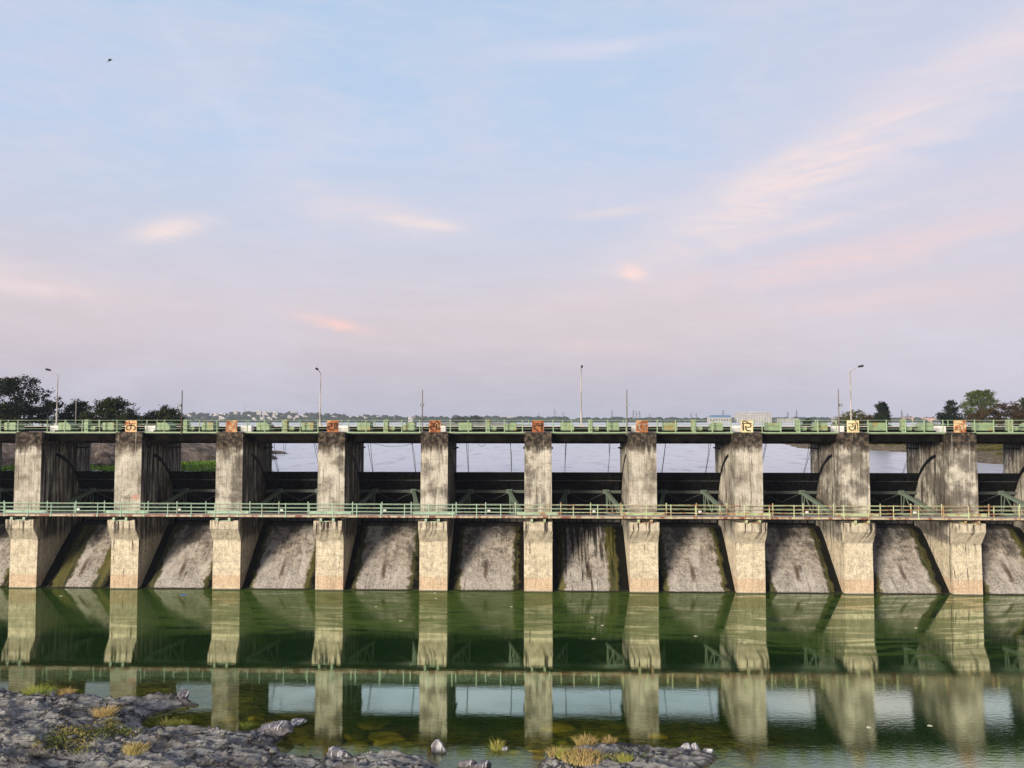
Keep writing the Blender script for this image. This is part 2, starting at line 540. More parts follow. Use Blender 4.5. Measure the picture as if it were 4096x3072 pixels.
M['ink'] = simple('black_letter_paint', (0.010, 0.009, 0.008), (0.035, 0.022, 0.015), 9)
M['pale_ink'] = simple('faded_letter_paint', (0.34, 0.34, 0.26), (0.12, 0.12, 0.09), 7)
M['red_ink'] = simple('red_letter_paint', (0.52, 0.20, 0.13), None)
M['bark'] = simple('bark', (0.07, 0.055, 0.042), (0.035, 0.028, 0.022), 4, bump=0.5)
M['leaf_dark'] = mat_leaf('dark_leaves', (0.018, 0.027, 0.011), (0.036, 0.046, 0.017), (0.055, 0.062, 0.02))
M['leaf_black'] = mat_leaf('blackish_leaves', (0.011, 0.018, 0.012), (0.022, 0.030, 0.016))
M['leaf_green'] = mat_leaf('green_leaves', (0.045, 0.075, 0.02), (0.09, 0.115, 0.032), (0.12, 0.14, 0.045))
M['leaf_brown'] = mat_leaf('brown_leaves', (0.042, 0.027, 0.017), (0.070, 0.045, 0.026), (0.045, 0.045, 0.018))
M['leaf_olive'] = mat_leaf('olive_leaves', (0.085, 0.08, 0.022), (0.05, 0.055, 0.02), (0.12, 0.10, 0.03))
M['hyacinth'] = mat_leaf('floating_plant_leaves', (0.15, 0.29, 0.035), (0.26, 0.36, 0.06), (0.10, 0.18, 0.03))
M['grass_dry'] = mat_leaf('dry_grass', (0.40, 0.29, 0.12), (0.30, 0.25, 0.09), (0.48, 0.37, 0.19))
M['grass_green'] = mat_leaf('green_grass', (0.20, 0.25, 0.05), (0.34, 0.31, 0.09), (0.14, 0.20, 0.04))
M['wood_far'] = mat_leaf('far_wood_leaves', (0.022, 0.030, 0.016), (0.036, 0.046, 0.024))
M['house'] = simple('house_wall', (0.50, 0.48, 0.47), (0.38, 0.36, 0.35), 0.2)
M['house_pink'] = simple('pink_wall', (0.60, 0.38, 0.30), (0.52, 0.32, 0.26), 0.2)
M['window'] = simple('dark_window', (0.05, 0.055, 0.07), None, rough=0.5)
M['blue_roof'] = simple('blue_sheet_roof', (0.09, 0.20, 0.34), None)
M['pylon'] = simple('pylon_steel', (0.12, 0.12, 0.125), None)
M['bird'] = simple('bird_plumage', (0.035, 0.037, 0.042), None)

# ------------------------------------------------------------------ the dam
PITCH_X = 9.17
W = 1.20                       # half width of a pier
PX = [(i - 5) * PITCH_X for i in range(-1, 11)]       # twelve piers
BX = [(PX[i] + PX[i + 1]) / 2 for i in range(11)]     # eleven bays
XL, XR = PX[0] - 24, PX[-1] + 24

dam = empty('dam', (0, 0, 0), 'long weathered concrete dam with tall piers standing in green water', 'dam')


def make_pier():
    b = MB()
    nose = [(W * math.cos(a), 7.4 + 1.25 * math.sin(a)) for a in [PI * k / 10 for k in range(11)]]
    prof = [(-W, 0.0), (W, 0.0)] + nose
    b.extrude_z(prof, -3.2, 13.86)
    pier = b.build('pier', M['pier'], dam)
    sh = MB()
    sh.extrude_x([(-0.30, -3.2), (-0.002, -3.2), (-0.002, 4.36), (-0.20, 4.36)], -W - 0.03, W + 0.03)
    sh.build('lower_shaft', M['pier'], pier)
    cp = MB()
    cp.extrude_x([(-0.205, 4.362), (-0.004, 4.362), (-0.004, 6.16), (-0.92, 6.16), (-0.92, 5.42)], -W - 0.05, W + 0.05)
    cp.build('pier_cap', M['cap'], pier)
    cy, cz = 0.7, 6.0
    for s in (-1, 1):
        g = MB()
        x0, x1 = s * (W - 0.02), s * (W + 0.035)
        vs, fs = [], []
        K = 18
        for k in range(K + 1):
            a = R(-12 + 88 * k / K)
            ww = 0.16 + 0.03 * math.sin(k * 1.7)
            for r, xx in ((5.95 - ww, x0), (5.95 - ww, x1), (5.95 + ww, x1), (5.95 + ww, x0)):
                vs.append((xx, cy + r * math.cos(a), cz + r * math.sin(a)))
        for k in range(K):
            for j in range(4):
                j2 = (j + 1) % 4
                q = (4 * k + j, 4 * k + j2, 4 * k + 4 + j2, 4 * k + 4 + j)
                fs.append(q if s > 0 else q[::-1])
        fs.append((0, 3, 2, 1)); fs.append((4 * K, 4 * K + 1, 4 * K + 2, 4 * K + 3))
        g.add(vs, fs)
        g.build('gate_guide', M['black'], pier)
        st = MB()
        st.box(min(s * W, s * (W + 0.22)), max(s * W, s * (W + 0.22)), 5.2, 7.3, 12.22, 12.34)
        st.build('bracket', M['black'], pier)
    return pier


pier0 = make_pier()
PIERS = []
for i, x in enumerate(PX):
    o = pier0 if i == 0 else dup(pier0, dam)
    o.location = (x, 0, 0)
    PIERS.append(o)


def strokes(name, polys, width, m, parent, mapf, ynear):
    """hand-painted strokes as thin raised ribbons in the x,z plane"""
    b = MB()
    for q, pl in enumerate(polys):
        wd = width
        if isinstance(pl[0], (int, float)):
            wd, pl = pl[0], pl[1:]
        # resample with a Catmull-Rom spline
        P = [Vector((u, v)) for u, v in pl]
        pts = []
        if len(P) == 2:
            pts = [P[0], P[0].lerp(P[1], 0.5), P[1]]
        else:
            E = [P[0] * 2 - P[1]] + P + [P[-1] * 2 - P[-2]]
            for i in range(1, len(E) - 2):
                for k in range(5):
                    s = k / 5
                    pts.append(0.5 * ((2 * E[i]) + (E[i + 1] - E[i - 1]) * s + (2 * E[i - 1] - 5 * E[i] + 4 * E[i + 1] - E[i + 2]) * s * s + (3 * E[i] - E[i - 1] - 3 * E[i + 1] + E[i + 2]) * s ** 3))
            pts.append(P[-1])
        L, Rr = [], []
        for i, p in enumerate(pts):
            t = (pts[min(i + 1, len(pts) - 1)] - pts[max(i - 1, 0)])
            t = t.normalized() if t.length > 1e-6 else Vector((1, 0))
            n = Vector((-t.y, t.x)) * wd / 2 * (0.85 + 0.2 * math.sin(i * 1.3))
            L.append(p + n); Rr.append(p - n)
        y0, y1 = ynear - 0.006 - 0.001 * q, ynear + 0.002
        vs = []
        for a, c in zip(L, Rr):
            (ax, az), (bx_, bz_) = mapf(a), mapf(c)
            vs += [(ax, y0, az), (bx_, y0, bz_), (ax, y1, az), (bx_, y1, bz_)]
        fs = []
        for i in range(len(pts) - 1):
            k = 4 * i
            fs += [(k, k + 1, k + 5, k + 4), (k, k + 4, k + 6, k + 2), (k + 1, k + 3, k + 7, k + 5)]
        fs += [(0, 2, 3, 1), (len(vs) - 4, len(vs) - 3, len(vs) - 1, len(vs) - 2)]
        b.add(vs, fs)
    return b.build(name, m, parent)


# red painted letters on one column, with the fainter grey ones beside them
P_B = PIERS[2]
strokes('painted_letters', [[(0, 0), (0, 1)], [(0.55, 0), (0.55, 1)], [(0, 0.52), (0.55, 0.52)],
                            [(1.45, 0.85), (1.2, 1.0), (0.9, 0.85), (0.85, 0.45), (1.0, 0.05), (1.35, 0.05), (1.45, 0.4), (1.2, 0.42)]],
        0.17, M['red_ink'], P_B, lambda p: (0.47 + p.x * 0.38, 7.86 + p.y * 0.40), 0.0)
strokes('faded_letters', [[(0, 0), (0.4, 1), (0.8, 0)], [(1.0, 1), (1.6, 0)], [(1.6, 1), (1.0, 0)], [(1.9, 0), (1.9, 1), (2.4, 0.9), (2.4, 0.1), (1.9, 0)]],
        0.13, M['panel'], P_B, lambda p: (-0.62 + p.x * 0.34, 7.90 + p.y * 0.30), 0.0)

# spillway chutes
PROF = [(7.3, 4.5), (6.7, 4.95), (6.1, 5.1), (5.55, 5.1), (5.1, 4.98), (4.6, 4.65), (4.0, 4.10), (3.0, 3.08), (2.0, 2.05), (1.0, 1.02), (0.0, 0.0), (-1.4, -1.5), (-2.8, -3.0)]


def make_chute():
    ys, zs = [], []
    for i in range(len(PROF) - 1):
        for k in range(4):
            s = k / 4
            ys.append(PROF[i][0] * (1 - s) + PROF[i + 1][0] * s)
            zs.append(PROF[i][1] * (1 - s) + PROF[i + 1][1] * s)
    ys.append(PROF[-1][0]); zs.append(PROF[-1][1])
    hw = PITCH_X / 2 - W + 0.01
    xs = np.linspace(-hw, hw, 49)
    X, Yt = np.meshgrid(xs, np.array(ys))
    _, Zt = np.meshgrid(xs, np.array(zs))
    n = (fbm(X * 1.3 + 30, Zt * 1.7, 5, 5) - 0.5) * 0.16
    edge = np.clip((np.abs(X) - 2.35) / 0.5, 0, 1)
    Yt = Yt - n + edge * 0.22
    Zt = Zt - edge * 0.10
    V = np.stack([X.ravel(), Yt.ravel(), Zt.ravel()], 1)
    ny, nx = X.shape
    i = np.arange(nx * ny).reshape(ny, nx)
    Q = np.stack([i[:-1, :-1].ravel(), i[1:, :-1].ravel(), i[1:, 1:].ravel(), i[:-1, 1:].ravel()], 1)
    return np_mesh('spillway_chute', V, Q, M['chute'], dam, smooth=True)


chute0 = make_chute()
MOSS = [(0.3, 0.3, 0), (1.6, 1.1, 0), (0.5, 0.15, 0), (0.15, 0.3, 0), (0.25, 0.2, 0), (0.2, 0.15, 0), (0.25, 0.9, 0.9), (0.2, 0.2, 0), (0.1, 0.3, 0), (0.1, 0.45, 0), (0.1, 0.6, 0)]
for i, x in enumerate(BX):
    o = chute0 if i == 0 else dup(chute0, dam)
    o.location = (x, 0, 0)
    o['moss_left'], o['moss_right'], o['drip'] = [float(v) for v in MOSS[i]]

# bridge deck, girders, parapet
hb = PITCH_X / 2 - W
b = MB(); b.box(XL, XR, 0.62, 7.0, 13.70, 13.862); b.build('bridge_deck', M['deck'], dam)
b = MB(); b.box(-hb - 0.1, hb + 0.1, 0.42, 0.616, 13.78, 13.895); b.box(-hb - 0.1, hb + 0.1, 0.40, 0.42, 13.785, 13.82)
e0 = b.build('edge_beam', M['rail'], dam)
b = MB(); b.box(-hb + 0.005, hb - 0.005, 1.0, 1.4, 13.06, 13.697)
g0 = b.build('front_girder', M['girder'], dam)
b = MB(); b.box(-hb + 0.005, hb - 0.005, 5.3, 5.8, 12.72, 13.697)
for k in range(7):
    x = -hb + 0.4 + k * (2 * hb - 0.8) / 6
    b.box(x - 0.06, x + 0.06, 5.26, 5.298, 12.74, 13.5)
r0 = b.build('rear_girder', M['rear_girder'], dam)
b = MB(); b.box(-hb + 0.005, hb - 0.005, 0.63, 6.9, 13.55, 13.698)
u0 = None
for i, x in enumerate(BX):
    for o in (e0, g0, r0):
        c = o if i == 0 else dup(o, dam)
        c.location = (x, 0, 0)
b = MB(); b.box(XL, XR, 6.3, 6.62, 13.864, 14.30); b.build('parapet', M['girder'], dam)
b = MB(); b.box(XL, XR, 6.26, 6.66, 14.302, 14.37); b.build('parapet_coping', M['floor'], dam)
for s in (-1, 1):
    x0 = PX[0] - W if s < 0 else PX[-1] + W
    b = MB(); b.box(min(x0, x0 + s * 22), max(x0, x0 + s * 22), 0.7, 8.0, -3.2, 13.69); b.build('abutment_wall', M['pier'], dam)

# ------------------------------------------------------------------ gates
SIGN_OF = ['unlettered pier beyond the left edge', 'unsigned pier at the far left', 'pier with the black looped ka sign',
           'pier with the sign rusted to patches', 'pier with the sign of two black uprights', 'pier with the dark arched letter sign',
           'pier with the open ta letter sign', 'pier with the rounded rusty sign', 'pier with the bold black cream sign',
           'pier with the cream sign before a lamp', 'pier with the pale faded letter sign', 'pier cut by the right edge']
SHORT = ['off-frame left pier', 'unsigned far left pier', 'ka sign pier', 'patchy rusted sign pier', 'two-upright letter pier', 'arched letter pier',
         'open ta letter pier', 'rounded rusty sign pier', 'bold black letter pier', 'cream sign lamp pier', 'faded pale letter pier', 'right edge pier']


def make_gate():
    root = empty('radial_gate', (0, 0, 0))
    cy, cz, Rg = 0.7, 6.0, 5.9
    hw = hb - 0.045
    a0, a1 = math.asin((4.80 - cz) / Rg), math.asin((10.02 - cz) / Rg)
    b = MB()
    K = 20
    vs, fs = [], []
    for k in range(K + 1):
        a = a0 + (a1 - a0) * k / K
        for r in (Rg - 0.02, Rg + 0.02):
            for x in (-hw, hw):
                vs.append((x, cy + r * math.cos(a), cz + r * math.sin(a)))
    for k in range(K):
        q = 4 * k
        fs += [(q, q + 1, q + 5, q + 4), (q + 2, q + 6, q + 7, q + 3), (q, q + 4, q + 6, q + 2), (q + 1, q + 3, q + 7, q + 5)]
    fs += [(0, 2, 3, 1), (4 * K, 4 * K + 1, 4 * K + 3, 4 * K + 2)]
    b.add(vs, fs)
    b.build('skin_plate', M['black'], root)

    def pt(x, z, off=0.0):
        r = Rg - off
        return Vector((x, cy + math.sqrt(max(r * r - (z - cz) ** 2, 0)), z))
    rb = MB()
    for k in range(10):
        x = -hw + 0.25 + k * (2 * hw - 0.5) / 9
        vs, fs = [], []
        for j in range(13):
            a = a0 + (a1 - a0) * j / 12
            for r in (Rg - 0.022, Rg - 0.17):
                for xx in (x - 0.025, x + 0.025):
                    vs.append((xx, cy + r * math.cos(a), cz + r * math.sin(a)))
        for j in range(12):
            q = 4 * j
            fs += [(q + 2, q + 3, q + 7, q + 6), (q, q + 2, q + 6, q + 4), (q + 1, q + 5, q + 7, q + 3)]
        rb.add(vs, fs)
    rb.build('stiffener_ribs', M['black'], root)
    for z, h, mm in ((9.22, 0.05, 'panel'), (8.15, 0.13, 'dark_arm'), (6.15, 0.26, 'black')):
        p = pt(0, z, 0.19)
        g = MB(); g.box(-hw + 0.05, hw - 0.05, p.y - (0.05 if h < 0.1 else 0.30), p.y, z - h / 2, z + h / 2)
        if h > 0.1:
            g.box(-hw + 0.05, hw - 0.05, p.y - 0.33, p.y - 0.302, z - h / 2 - 0.07, z + h / 2 + 0.07)
        g.build('cross_girder', M[mm], root)
    for s in (-1, 1):
        na, nb = pt(s * 1.85, 8.15, 0.55), pt(s * 1.85, 6.15, 0.55)
        tr = Vector((s * 3.22, 0.85, 6.45))
        g = MB(); g.bar(na, tr, 0.16, 0.26); g.bar(na + Vector((0, -0.06, 0.13)), tr + Vector((0, -0.06, 0.13)), 0.30, 0.04); g.bar(na - Vector((0, 0.02, 0.13)), tr - Vector((0, 0.02, 0.13)), 0.30, 0.04)
        g.box(s * 1.85 - 0.28, s * 1.85 + 0.28, na.y - 0.02, na.y + 0.06, 7.98, 8.36)
        g.build('upper_arm', M['arm'], root)
        g = MB(); g.bar(nb, tr - Vector((0, 0, 0.1)), 0.16, 0.24)
        g.build('lower_arm', M['arm'], root)
        g = MB()
        for f0, f1 in ((0.0, 0.05), (0.08, 0.08), (0.35, 0.35), (0.08, 0.35), (0.6, 0.62), (0.35, 0.6)):
            g.bar(na.lerp(tr, f0), nb.lerp(tr, f1), 0.07, 0.07)
        g.build('arm_bracing', M['arm'], root)
        g = MB(); g.tube([tr + Vector((-s * 0.25, 0, 0)), tr + Vector((s * 0.15, 0, 0))], 0.3, 12)
        g.build('trunnion', M['arm'], root)
    g = MB()
    na, nb = pt(-1.85, 8.1, 0.5), pt(1.85, 8.1, 0.5)
    mid = pt(0, 7.2, 0.5)
    g.bar(na, mid, 0.06, 0.06); g.bar(nb, mid, 0.06, 0.06)
    g.build('cross_bracing', M['panel'], root)
    pn = MB()
    for k in range(9):
        x = -hw + 0.30 + k * 0.70 + 0.05
        p = pt(0, 5.55, 0.2)
        pn.cbox(x, x + 0.60, p.y - 0.07, p.y, 5.2, 5.98, 0.02)
    pn.build('foot_plates', M['panel'], root)
    return root


gate0 = make_gate()
for i, x in enumerate(BX):
    o = gate0 if i == 0 else dup(gate0)
    o.location = (x, 0, 0)
    tag(o, f'black steel gate between the {SHORT[i]} and the {SHORT[i + 1]}', 'dam gate', 'radial gates closing the bays of the dam')


# ------------------------------------------------------------------ hoists on the deck
def make_hoist(kind):
    root = empty('gate_hoist', (0, 0, 0))
    zb = 13.864
    f = MB()
    for y in (1.15, 2.45):
        f.box(-2.9, 2.9, y - 0.07, y + 0.07, zb, zb + 0.16)
    for x in (-2.5, -1.5, -0.3, 0.5, 1.6, 2.6):
        f.box(x - 0.06, x + 0.06, 1.222, 2.378, zb, zb + 0.15)
    f.build('support_frame', M['girder'], root)
    for s, cx in ((-1, -1.95), (1, 2.12)):
        h = MB()
        w = 0.58 if s < 0 else 0.52
        sl = 0.30 if (s < 0) == (kind == 0) else 0.0
        prof = [(cx - w, zb + 0.162), (cx + w, zb + 0.162), (cx + w, zb + 0.55), (cx + w - (sl if s < 0 else 0), zb + 0.86), (cx - w + (sl if s > 0 else 0), zb + 0.86), (cx - w, zb + 0.55)]
        vs = [(x, 1.0, z) for x, z in prof] + [(x, 2.3, z) for x, z in prof]
        n = len(prof)
        h.add(vs, [tuple(range(n)), tuple(range(2 * n - 1, n - 1, -1))] + [(i, n + i, n + (i + 1) % n, (i + 1) % n) for i in range(n)])
        h.box(cx - w * 0.45, cx - w * 0.40, 0.97, 1.002, zb + 0.18, zb + 0.84)
        h.build('drum_housing', M['box'], root)
    g = MB(); g.cbox(-0.10, 0.30, 0.95, 1.45, zb + 0.002, zb + 1.13, 0.03)
    g.build('gearbox', M['box'], root)
    g = MB(); g.tube([(0.10, 0.945, zb + 0.98), (0.10, 0.93, zb + 0.98)], 0.05, 10); g.tube([(0.10, 0.945, zb + 0.2), (0.10, 0.93, zb + 0.2)], 0.06, 10)
    g.build('dial', M['lamp'], root)
    g = MB(); g.tube([(0.32, 1.25, zb + 0.33), (0.85, 1.25, zb + 0.33)], 0.17, 12); g.box(0.4, 0.8, 1.1, 1.4, zb, zb + 0.2)
    g.build('motor', M['box'], root)
    g = MB(); g.tube([(-1.4, 1.6, zb + 0.42), (-0.1, 1.6, zb + 0.42)], 0.045, 8); g.tube([(0.3, 1.6, zb + 0.42), (1.62, 1.6, zb + 0.42)], 0.045, 8)
    g.build('drive_shaft', M['rope'], root)
    for cx in (-2.05, 2.05):
        for q, (y0, y1) in enumerate(((2.6, 5.55), (3.4, 5.75))):
            g = MB(); g.tube([(cx + q * 0.14 * (1 if cx < 0 else -1), y0, 13.7), (cx + q * 0.05, (y0 + y1) / 2 + 0.06, 11.6), (cx, y1, 9.9)], 0.022, 6)
            g.build('hoist_rope', M['rope'], root)
    return root


H0, H1 = make_hoist(0), make_hoist(1)
used = [False, False]
for i, x in enumerate(BX):
    k = 0 if i < 4 or i in (6,) else 1
    src = (H0, H1)[k]
    o = src if not used[k] else dup(src)
    used[k] = True
    o.location = (x, 0, 0)
    tag(o, f'green gate hoist between the {SHORT[i]} and the {SHORT[i + 1]}', 'hoist', 'green hoists along the bridge deck')

# slack cables hanging under the deck in three bays
for bi, (x0, x1, sag) in ((4, (-2.2, 1.9, 0.35)), (3, (-1.7, -1.45, 1.15)), (5, (-1.2, -0.4, 0.35))):
    pts = []
    for k in range(15):
        s = k / 14
        pts.append((BX[bi] + x0 + (x1 - x0) * s, 5.9, 12.75 - sag * 4 * s * (1 - s)))
    b = MB(); b.tube(pts, 0.016, 6)
    tag(b.build('hanging_cable', M['rope']), {4: 'long slack cable sagging under the deck left of the arched letter pier',
                                             3: 'narrow loop of cable hanging left of the two-upright letter pier',
                                             5: 'short cable loop hanging left of the open ta letter pier'}[bi], 'cable', 'slack cables under the bridge deck')

# white blocks on the piers
WB = MB(); WB.cbox(-0.52, 0.52, 3.7, 4.3, 13.864, 14.42, 0.03)
wb0 = WB.build('white_block', M['white'])
for i, x in enumerate(PX):
    if i == 0: continue
    o = wb0 if i == 1 else dup(wb0)
    o.location = (x + 0.05, 0, 0)
    tag(o, f'low whitewashed block on the deck above the {SHORT[i]}', 'block', 'whitewashed blocks above the piers')

# ------------------------------------------------------------------ signs
K_ = {
    2: ('sign_pale', 'ink', 0.11, [[(.50, .72), (.49, .25)], [(.47, .56), (.25, .55), (.1, .36), (.18, .22), (.35, .18), (.47, .3)], [(.53, .58), (.72, .58), (.88, .4), (.85, .25), (.7, .18)], [.05, (.3, .73), (.9, .74)]],
        'pale rusty sign with a black double-looped ka letter, blotched dark along its top'),
    3: ('sign_rust', 'pale_ink', 0.10, [[(.85, .7), (.86, .4), (.87, .15)], [(.28, .45), (.28, .28), (.42, .15)], [(.32, .93), (.6, .82), (.85, .72)], [(.45, .52), (.62, .5)], [.05, (.1, .95), (.07, .1)]],
        'square sign rusted to grey and orange patches with its letter almost gone'),
    4: ('sign_rust', 'ink', 0.12, [[.06, (.05, .75), (.95, .76)], [(.36, .72), (.44, .58), (.34, .47), (.1, .5), (.13, .36), (.28, .23), (.6, .22)], [(.68, .72), (.70, .2)], [(.85, .76), (.87, .2)]],
        'orange rusty sign with a black letter of two uprights on the right'),
    5: ('sign_rust', 'ink', 0.12, [[.06, (.12, .74), (.55, .75)], [(.42, .74), (.42, .5)], [(.06, .5), (.3, .45), (.62, .46)], [(.14, .45), (.2, .28), (.4, .18)], [(.66, .7), (.68, .2)], [(.86, .2), (.85, .62), (.80, .82), (.6, .95)]],
        'orange rusty sign with a black letter under a hooked arch at its top right'),
    6: ('sign_rust', 'ink', 0.12, [[.05, (.25, .74), (.95, .74)], [(.83, .74), (.83, .14)], [(.78, .58), (.38, .6), (.22, .48), (.25, .32), (.4, .2), (.52, .17)]],
        'orange rusty sign with a black open-curved ta letter and one upright'),
    7: ('sign_rust', 'pale_ink', 0.11, [[.045, (.08, .7), (.97, .7)], [(.25, .68), (.25, .45), (.3, .27), (.5, .19)], [(.78, .68), (.80, .18)]],
        'dark rust sign with rounded corners and a pale faded letter'),
    8: ('sign_cream', 'ink', 0.13, [[(.17, .75), (.18, .15)], [.10, (.14, .78), (.16, .9), (.3, .96), (.45, .9), (.72, .75)], [.07, (.08, .755), (.9, .76)], [.10, (.70, .75), (.82, .62), (.78, .47), (.62, .43), (.42, .44)], [(.40, .55), (.40, .32), (.52, .16), (.82, .14)]],
        'cream sign with a bold black hook-shaped letter, the clearest of the row'),
    9: ('sign_cream', 'ink', 0.08, [[.05, (.1, .73), (.85, .73)], [(.40, .72), (.52, .60), (.45, .49), (.28, .48)], [.10, (.17, .5), (.2, .3), (.35, .19), (.5, .19), (.63, .32), (.64, .6)], [.05, (.71, .7), (.71, .15)], [(.66, .97), (.86, .77), (.88, .35), (.9, .15)]],
        'cream and rust sign with a thin dark letter, in front of the right street lamp'),
    10: ('sign_pale', 'pale_ink', 0.10, [[.05, (.08, .75), (.9, .75)], [(.15, .32), (.3, .2), (.48, .22), (.5, .52)], [(.56, .55), (.52, .28)], [(.8, .7), (.81, .4), (.8, .15)]],
         'cream edged rusty sign with a washed-out grey letter near the right trees'),
}
for i, (bm, im, wd, pl, lab) in K_.items():
    s = empty('sign_board', (PX[i], 0.36, 13.87), lab, 'sign', 'lettered signs on the pier tops')
    b = MB()
    rc = 0.10 if i == 7 else 0.015
    S = 0.52
    prof = []
    for cx, cz, a in ((S - rc, rc, -90), (S - rc, 2 * S - rc, 0), (-S + rc, 2 * S - rc, 90), (-S + rc, rc, 180)):
        for k in range(4):
            an = R(a + 30 * k)
            prof.append((cx + rc * math.cos(an), cz + rc * math.sin(an)))
    n = len(prof)
    b.add([(x, -0.02, z) for x, z in prof] + [(x, 0.02, z) for x, z in prof], [tuple(range(n)), tuple(range(2 * n - 1, n - 1, -1))] + [(k, n + k, n + (k + 1) % n, (k + 1) % n) for k in range(n)])
    b.build('panel', M[bm], s)
    strokes('lettering', pl, wd, M[im], s, lambda p: (-S + p.x * 2 * S, p.y * 2 * S), -0.02)
    b = MB(); b.box(-0.3, -0.25, 0.022, 0.07, -0.005, 0.9); b.box(0.25, 0.3, 0.022, 0.07, -0.005, 0.9)
    b.build('support', M['rail'], s)


# ------------------------------------------------------------------ railings
def railing(name, label, y, zb, zt, rails, posts, x0, x1, m, rr=0.022, pr=0.05, gaps=None):
    root = empty(name, (0, y, zb), label, 'railing')
    for z in rails:
        b = MB(); b.tube([(q, y + random.uniform(-.012, .012), z + random.uniform(-.014, .010)) for q in np.arange(x0, x1, 1.63)], rr, 6)
        b.build('rail', m, root, (0, y, zb))
        COL.objects[root.children[-1].name].location = (0, 0, 0)
    p0 = None
    for x in posts:
        if p0 is None:
            b = MB(); b.tube([(0, 0, 0), (0, 0, zt - zb - 0.02), (0, 0, zt - zb)], [pr, pr, pr * 0.6], 8); b.box(-pr * 1.8, pr * 1.8, -pr * 1.8, pr * 1.8, 0, 0.015)
            p0 = b.build('post', m, root)
        c = p0 if p0.location.x == 0 and x == posts[0] else dup(p0, root)
        c.location = (x, 0, 0)
        c.rotation_euler = (random.uniform(-.012, .012), random.uniform(-.018, .018), 0)
    return root


tp = []
for x in BX:
    tp += [x - 3.22 + 1.61 * k for k in range(5)]
railing('deck_railing', 'mint green railing along the front edge of the bridge deck', 0.52, 13.90, 14.98, (14.93, 14.56, 14.18), tp, XL, XR, M['rail'], 0.019, 0.048)
rp = []
for x in PX:
    rp += [x - 0.9, x + 2.4]
railing('rear_railing', 'green railing along the far side of the bridge deck', 6.9, 13.864, 14.98, (14.93, 14.58, 14.2), rp, XL, XR, M['rail'], 0.012, 0.04)

# the lower walkway with its two railings is one thing
cw = empty('catwalk', (0, 0, 6.5), 'narrow steel walkway with pale green railings crossing the piers above the spillways', 'walkway')


def cwp(b, name, m):
    o = b.build(name, m, cw, (0, 0, 6.5))
    o.location = (0, 0, 0)
    return o


b = MB(); b.box(XL + 8, XR - 8, -1.28, -0.06, 6.60, 6.68); cwp(b, 'walk_floor', M['floor'])
b = MB(); b.box(XL + 8, XR - 8, -1.32, -1.282, 6.53, 6.69); b.box(XL + 8, XR - 8, -1.36, -1.322, 6.53, 6.555); cwp(b, 'edge_channel', M['rust_edge'])
b = MB()
for yy in (-1.1, -0.25):
    b.box(XL + 8, XR - 8, yy - 0.05, yy + 0.05, 6.42, 6.598)
cwp(b, 'stringer_beams', M['black'])
for z in (7.69, 7.36, 7.04):
    b = MB(); b.tube([(q, -1.25 + random.uniform(-.012, .012), z + random.uniform(-.014, .010)) for q in np.arange(XL + 8, XR - 8, 2.1)], 0.021, 6); cwp(b, 'rail', M['walk_rail'])
for z in (7.50, 7.17, 6.85):
    b = MB(); b.tube([(q, -0.13 + random.uniform(-.012, .012), z + random.uniform(-.014, .010)) for q in np.arange(XL + 8, XR - 8, 2.1)], 0.021, 6); cwp(b, 'rail', M['walk_rail'])
b = MB(); b.tube([(0, -1.25, 0.06), (0, -1.25, 1.22)], 0.042, 8); b.box(-0.06, 0.06, -1.365, -1.19, 0.02, 0.20)
fp = b.build('post', M['walk_rail'], cw)
x = by(33 * .5726, 2030, -1.25).x - 2.08 * 8
first = True
while x < XR - 8:
    if x > XL + 8:
        c = fp if first else dup(fp, cw)
        first = False
        c.location = (x, 0, 0)
    x += 2.083
b = MB(); b.tube([(0, -0.13, 0.18), (0, -0.13, 1.22), (0, -0.13, 1.25)], [0.05, 0.05, 0.03], 8)
bp_ = b.build('post', M['walk_rail'], cw)
first = True
for x in BX:
    for k in (-2.6, 0, 2.6):
        c = bp_ if first else dup(bp_, cw)
        first = False
        c.location = (x + k, 0, 0)
b = MB(); b.box(-1.85, 1.85, -0.115, -0.085, 0.182, 0.42); b.box(-1.85, 1.85, -0.30, -0.117, 0.182, 0.20)
kp = b.build('kick_plate', M['walk_rail'], cw)
b = MB()
for sx in (-0.55, 0.55):
    b.box(sx - 0.04, sx + 0.04, -1.18, -0.1, -0.34, -0.21)
    b.box(sx - 0.10, sx + 0.10, -1.18, -1.12, -0.34, -0.08)
    b.box(sx - 0.05, sx + 0.05, -0.30, -0.2, -0.21, -0.08)
b.box(-0.6, 0.6, -0.99, -0.93, -0.40, -0.345)
bk = b.build('bearing_bracket', M['walk_rail'], cw)
for i, x in enumerate(PX):
    for o in (kp, bk):
        c = o if i == 0 else dup(o, cw)
        c.location = (x, 0, 0)

# small white boxes on the walkway railing
b = MB(); b.cbox(-0.13, 0.13, -0.075, 0.0, 0.0, 0.17, 0.015)
bx0 = b.build('junction_box', M['white'])
for i, x in enumerate(BX[1:10]):
    o = bx0 if i == 0 else dup(bx0)
    o.location = (x + 0.28, -0.20, 6.93)
    tag(o, f'small pale box between the {SHORT[i + 1]} and the {SHORT[i + 2]}', 'junction box', 'small boxes on the walkway railing')

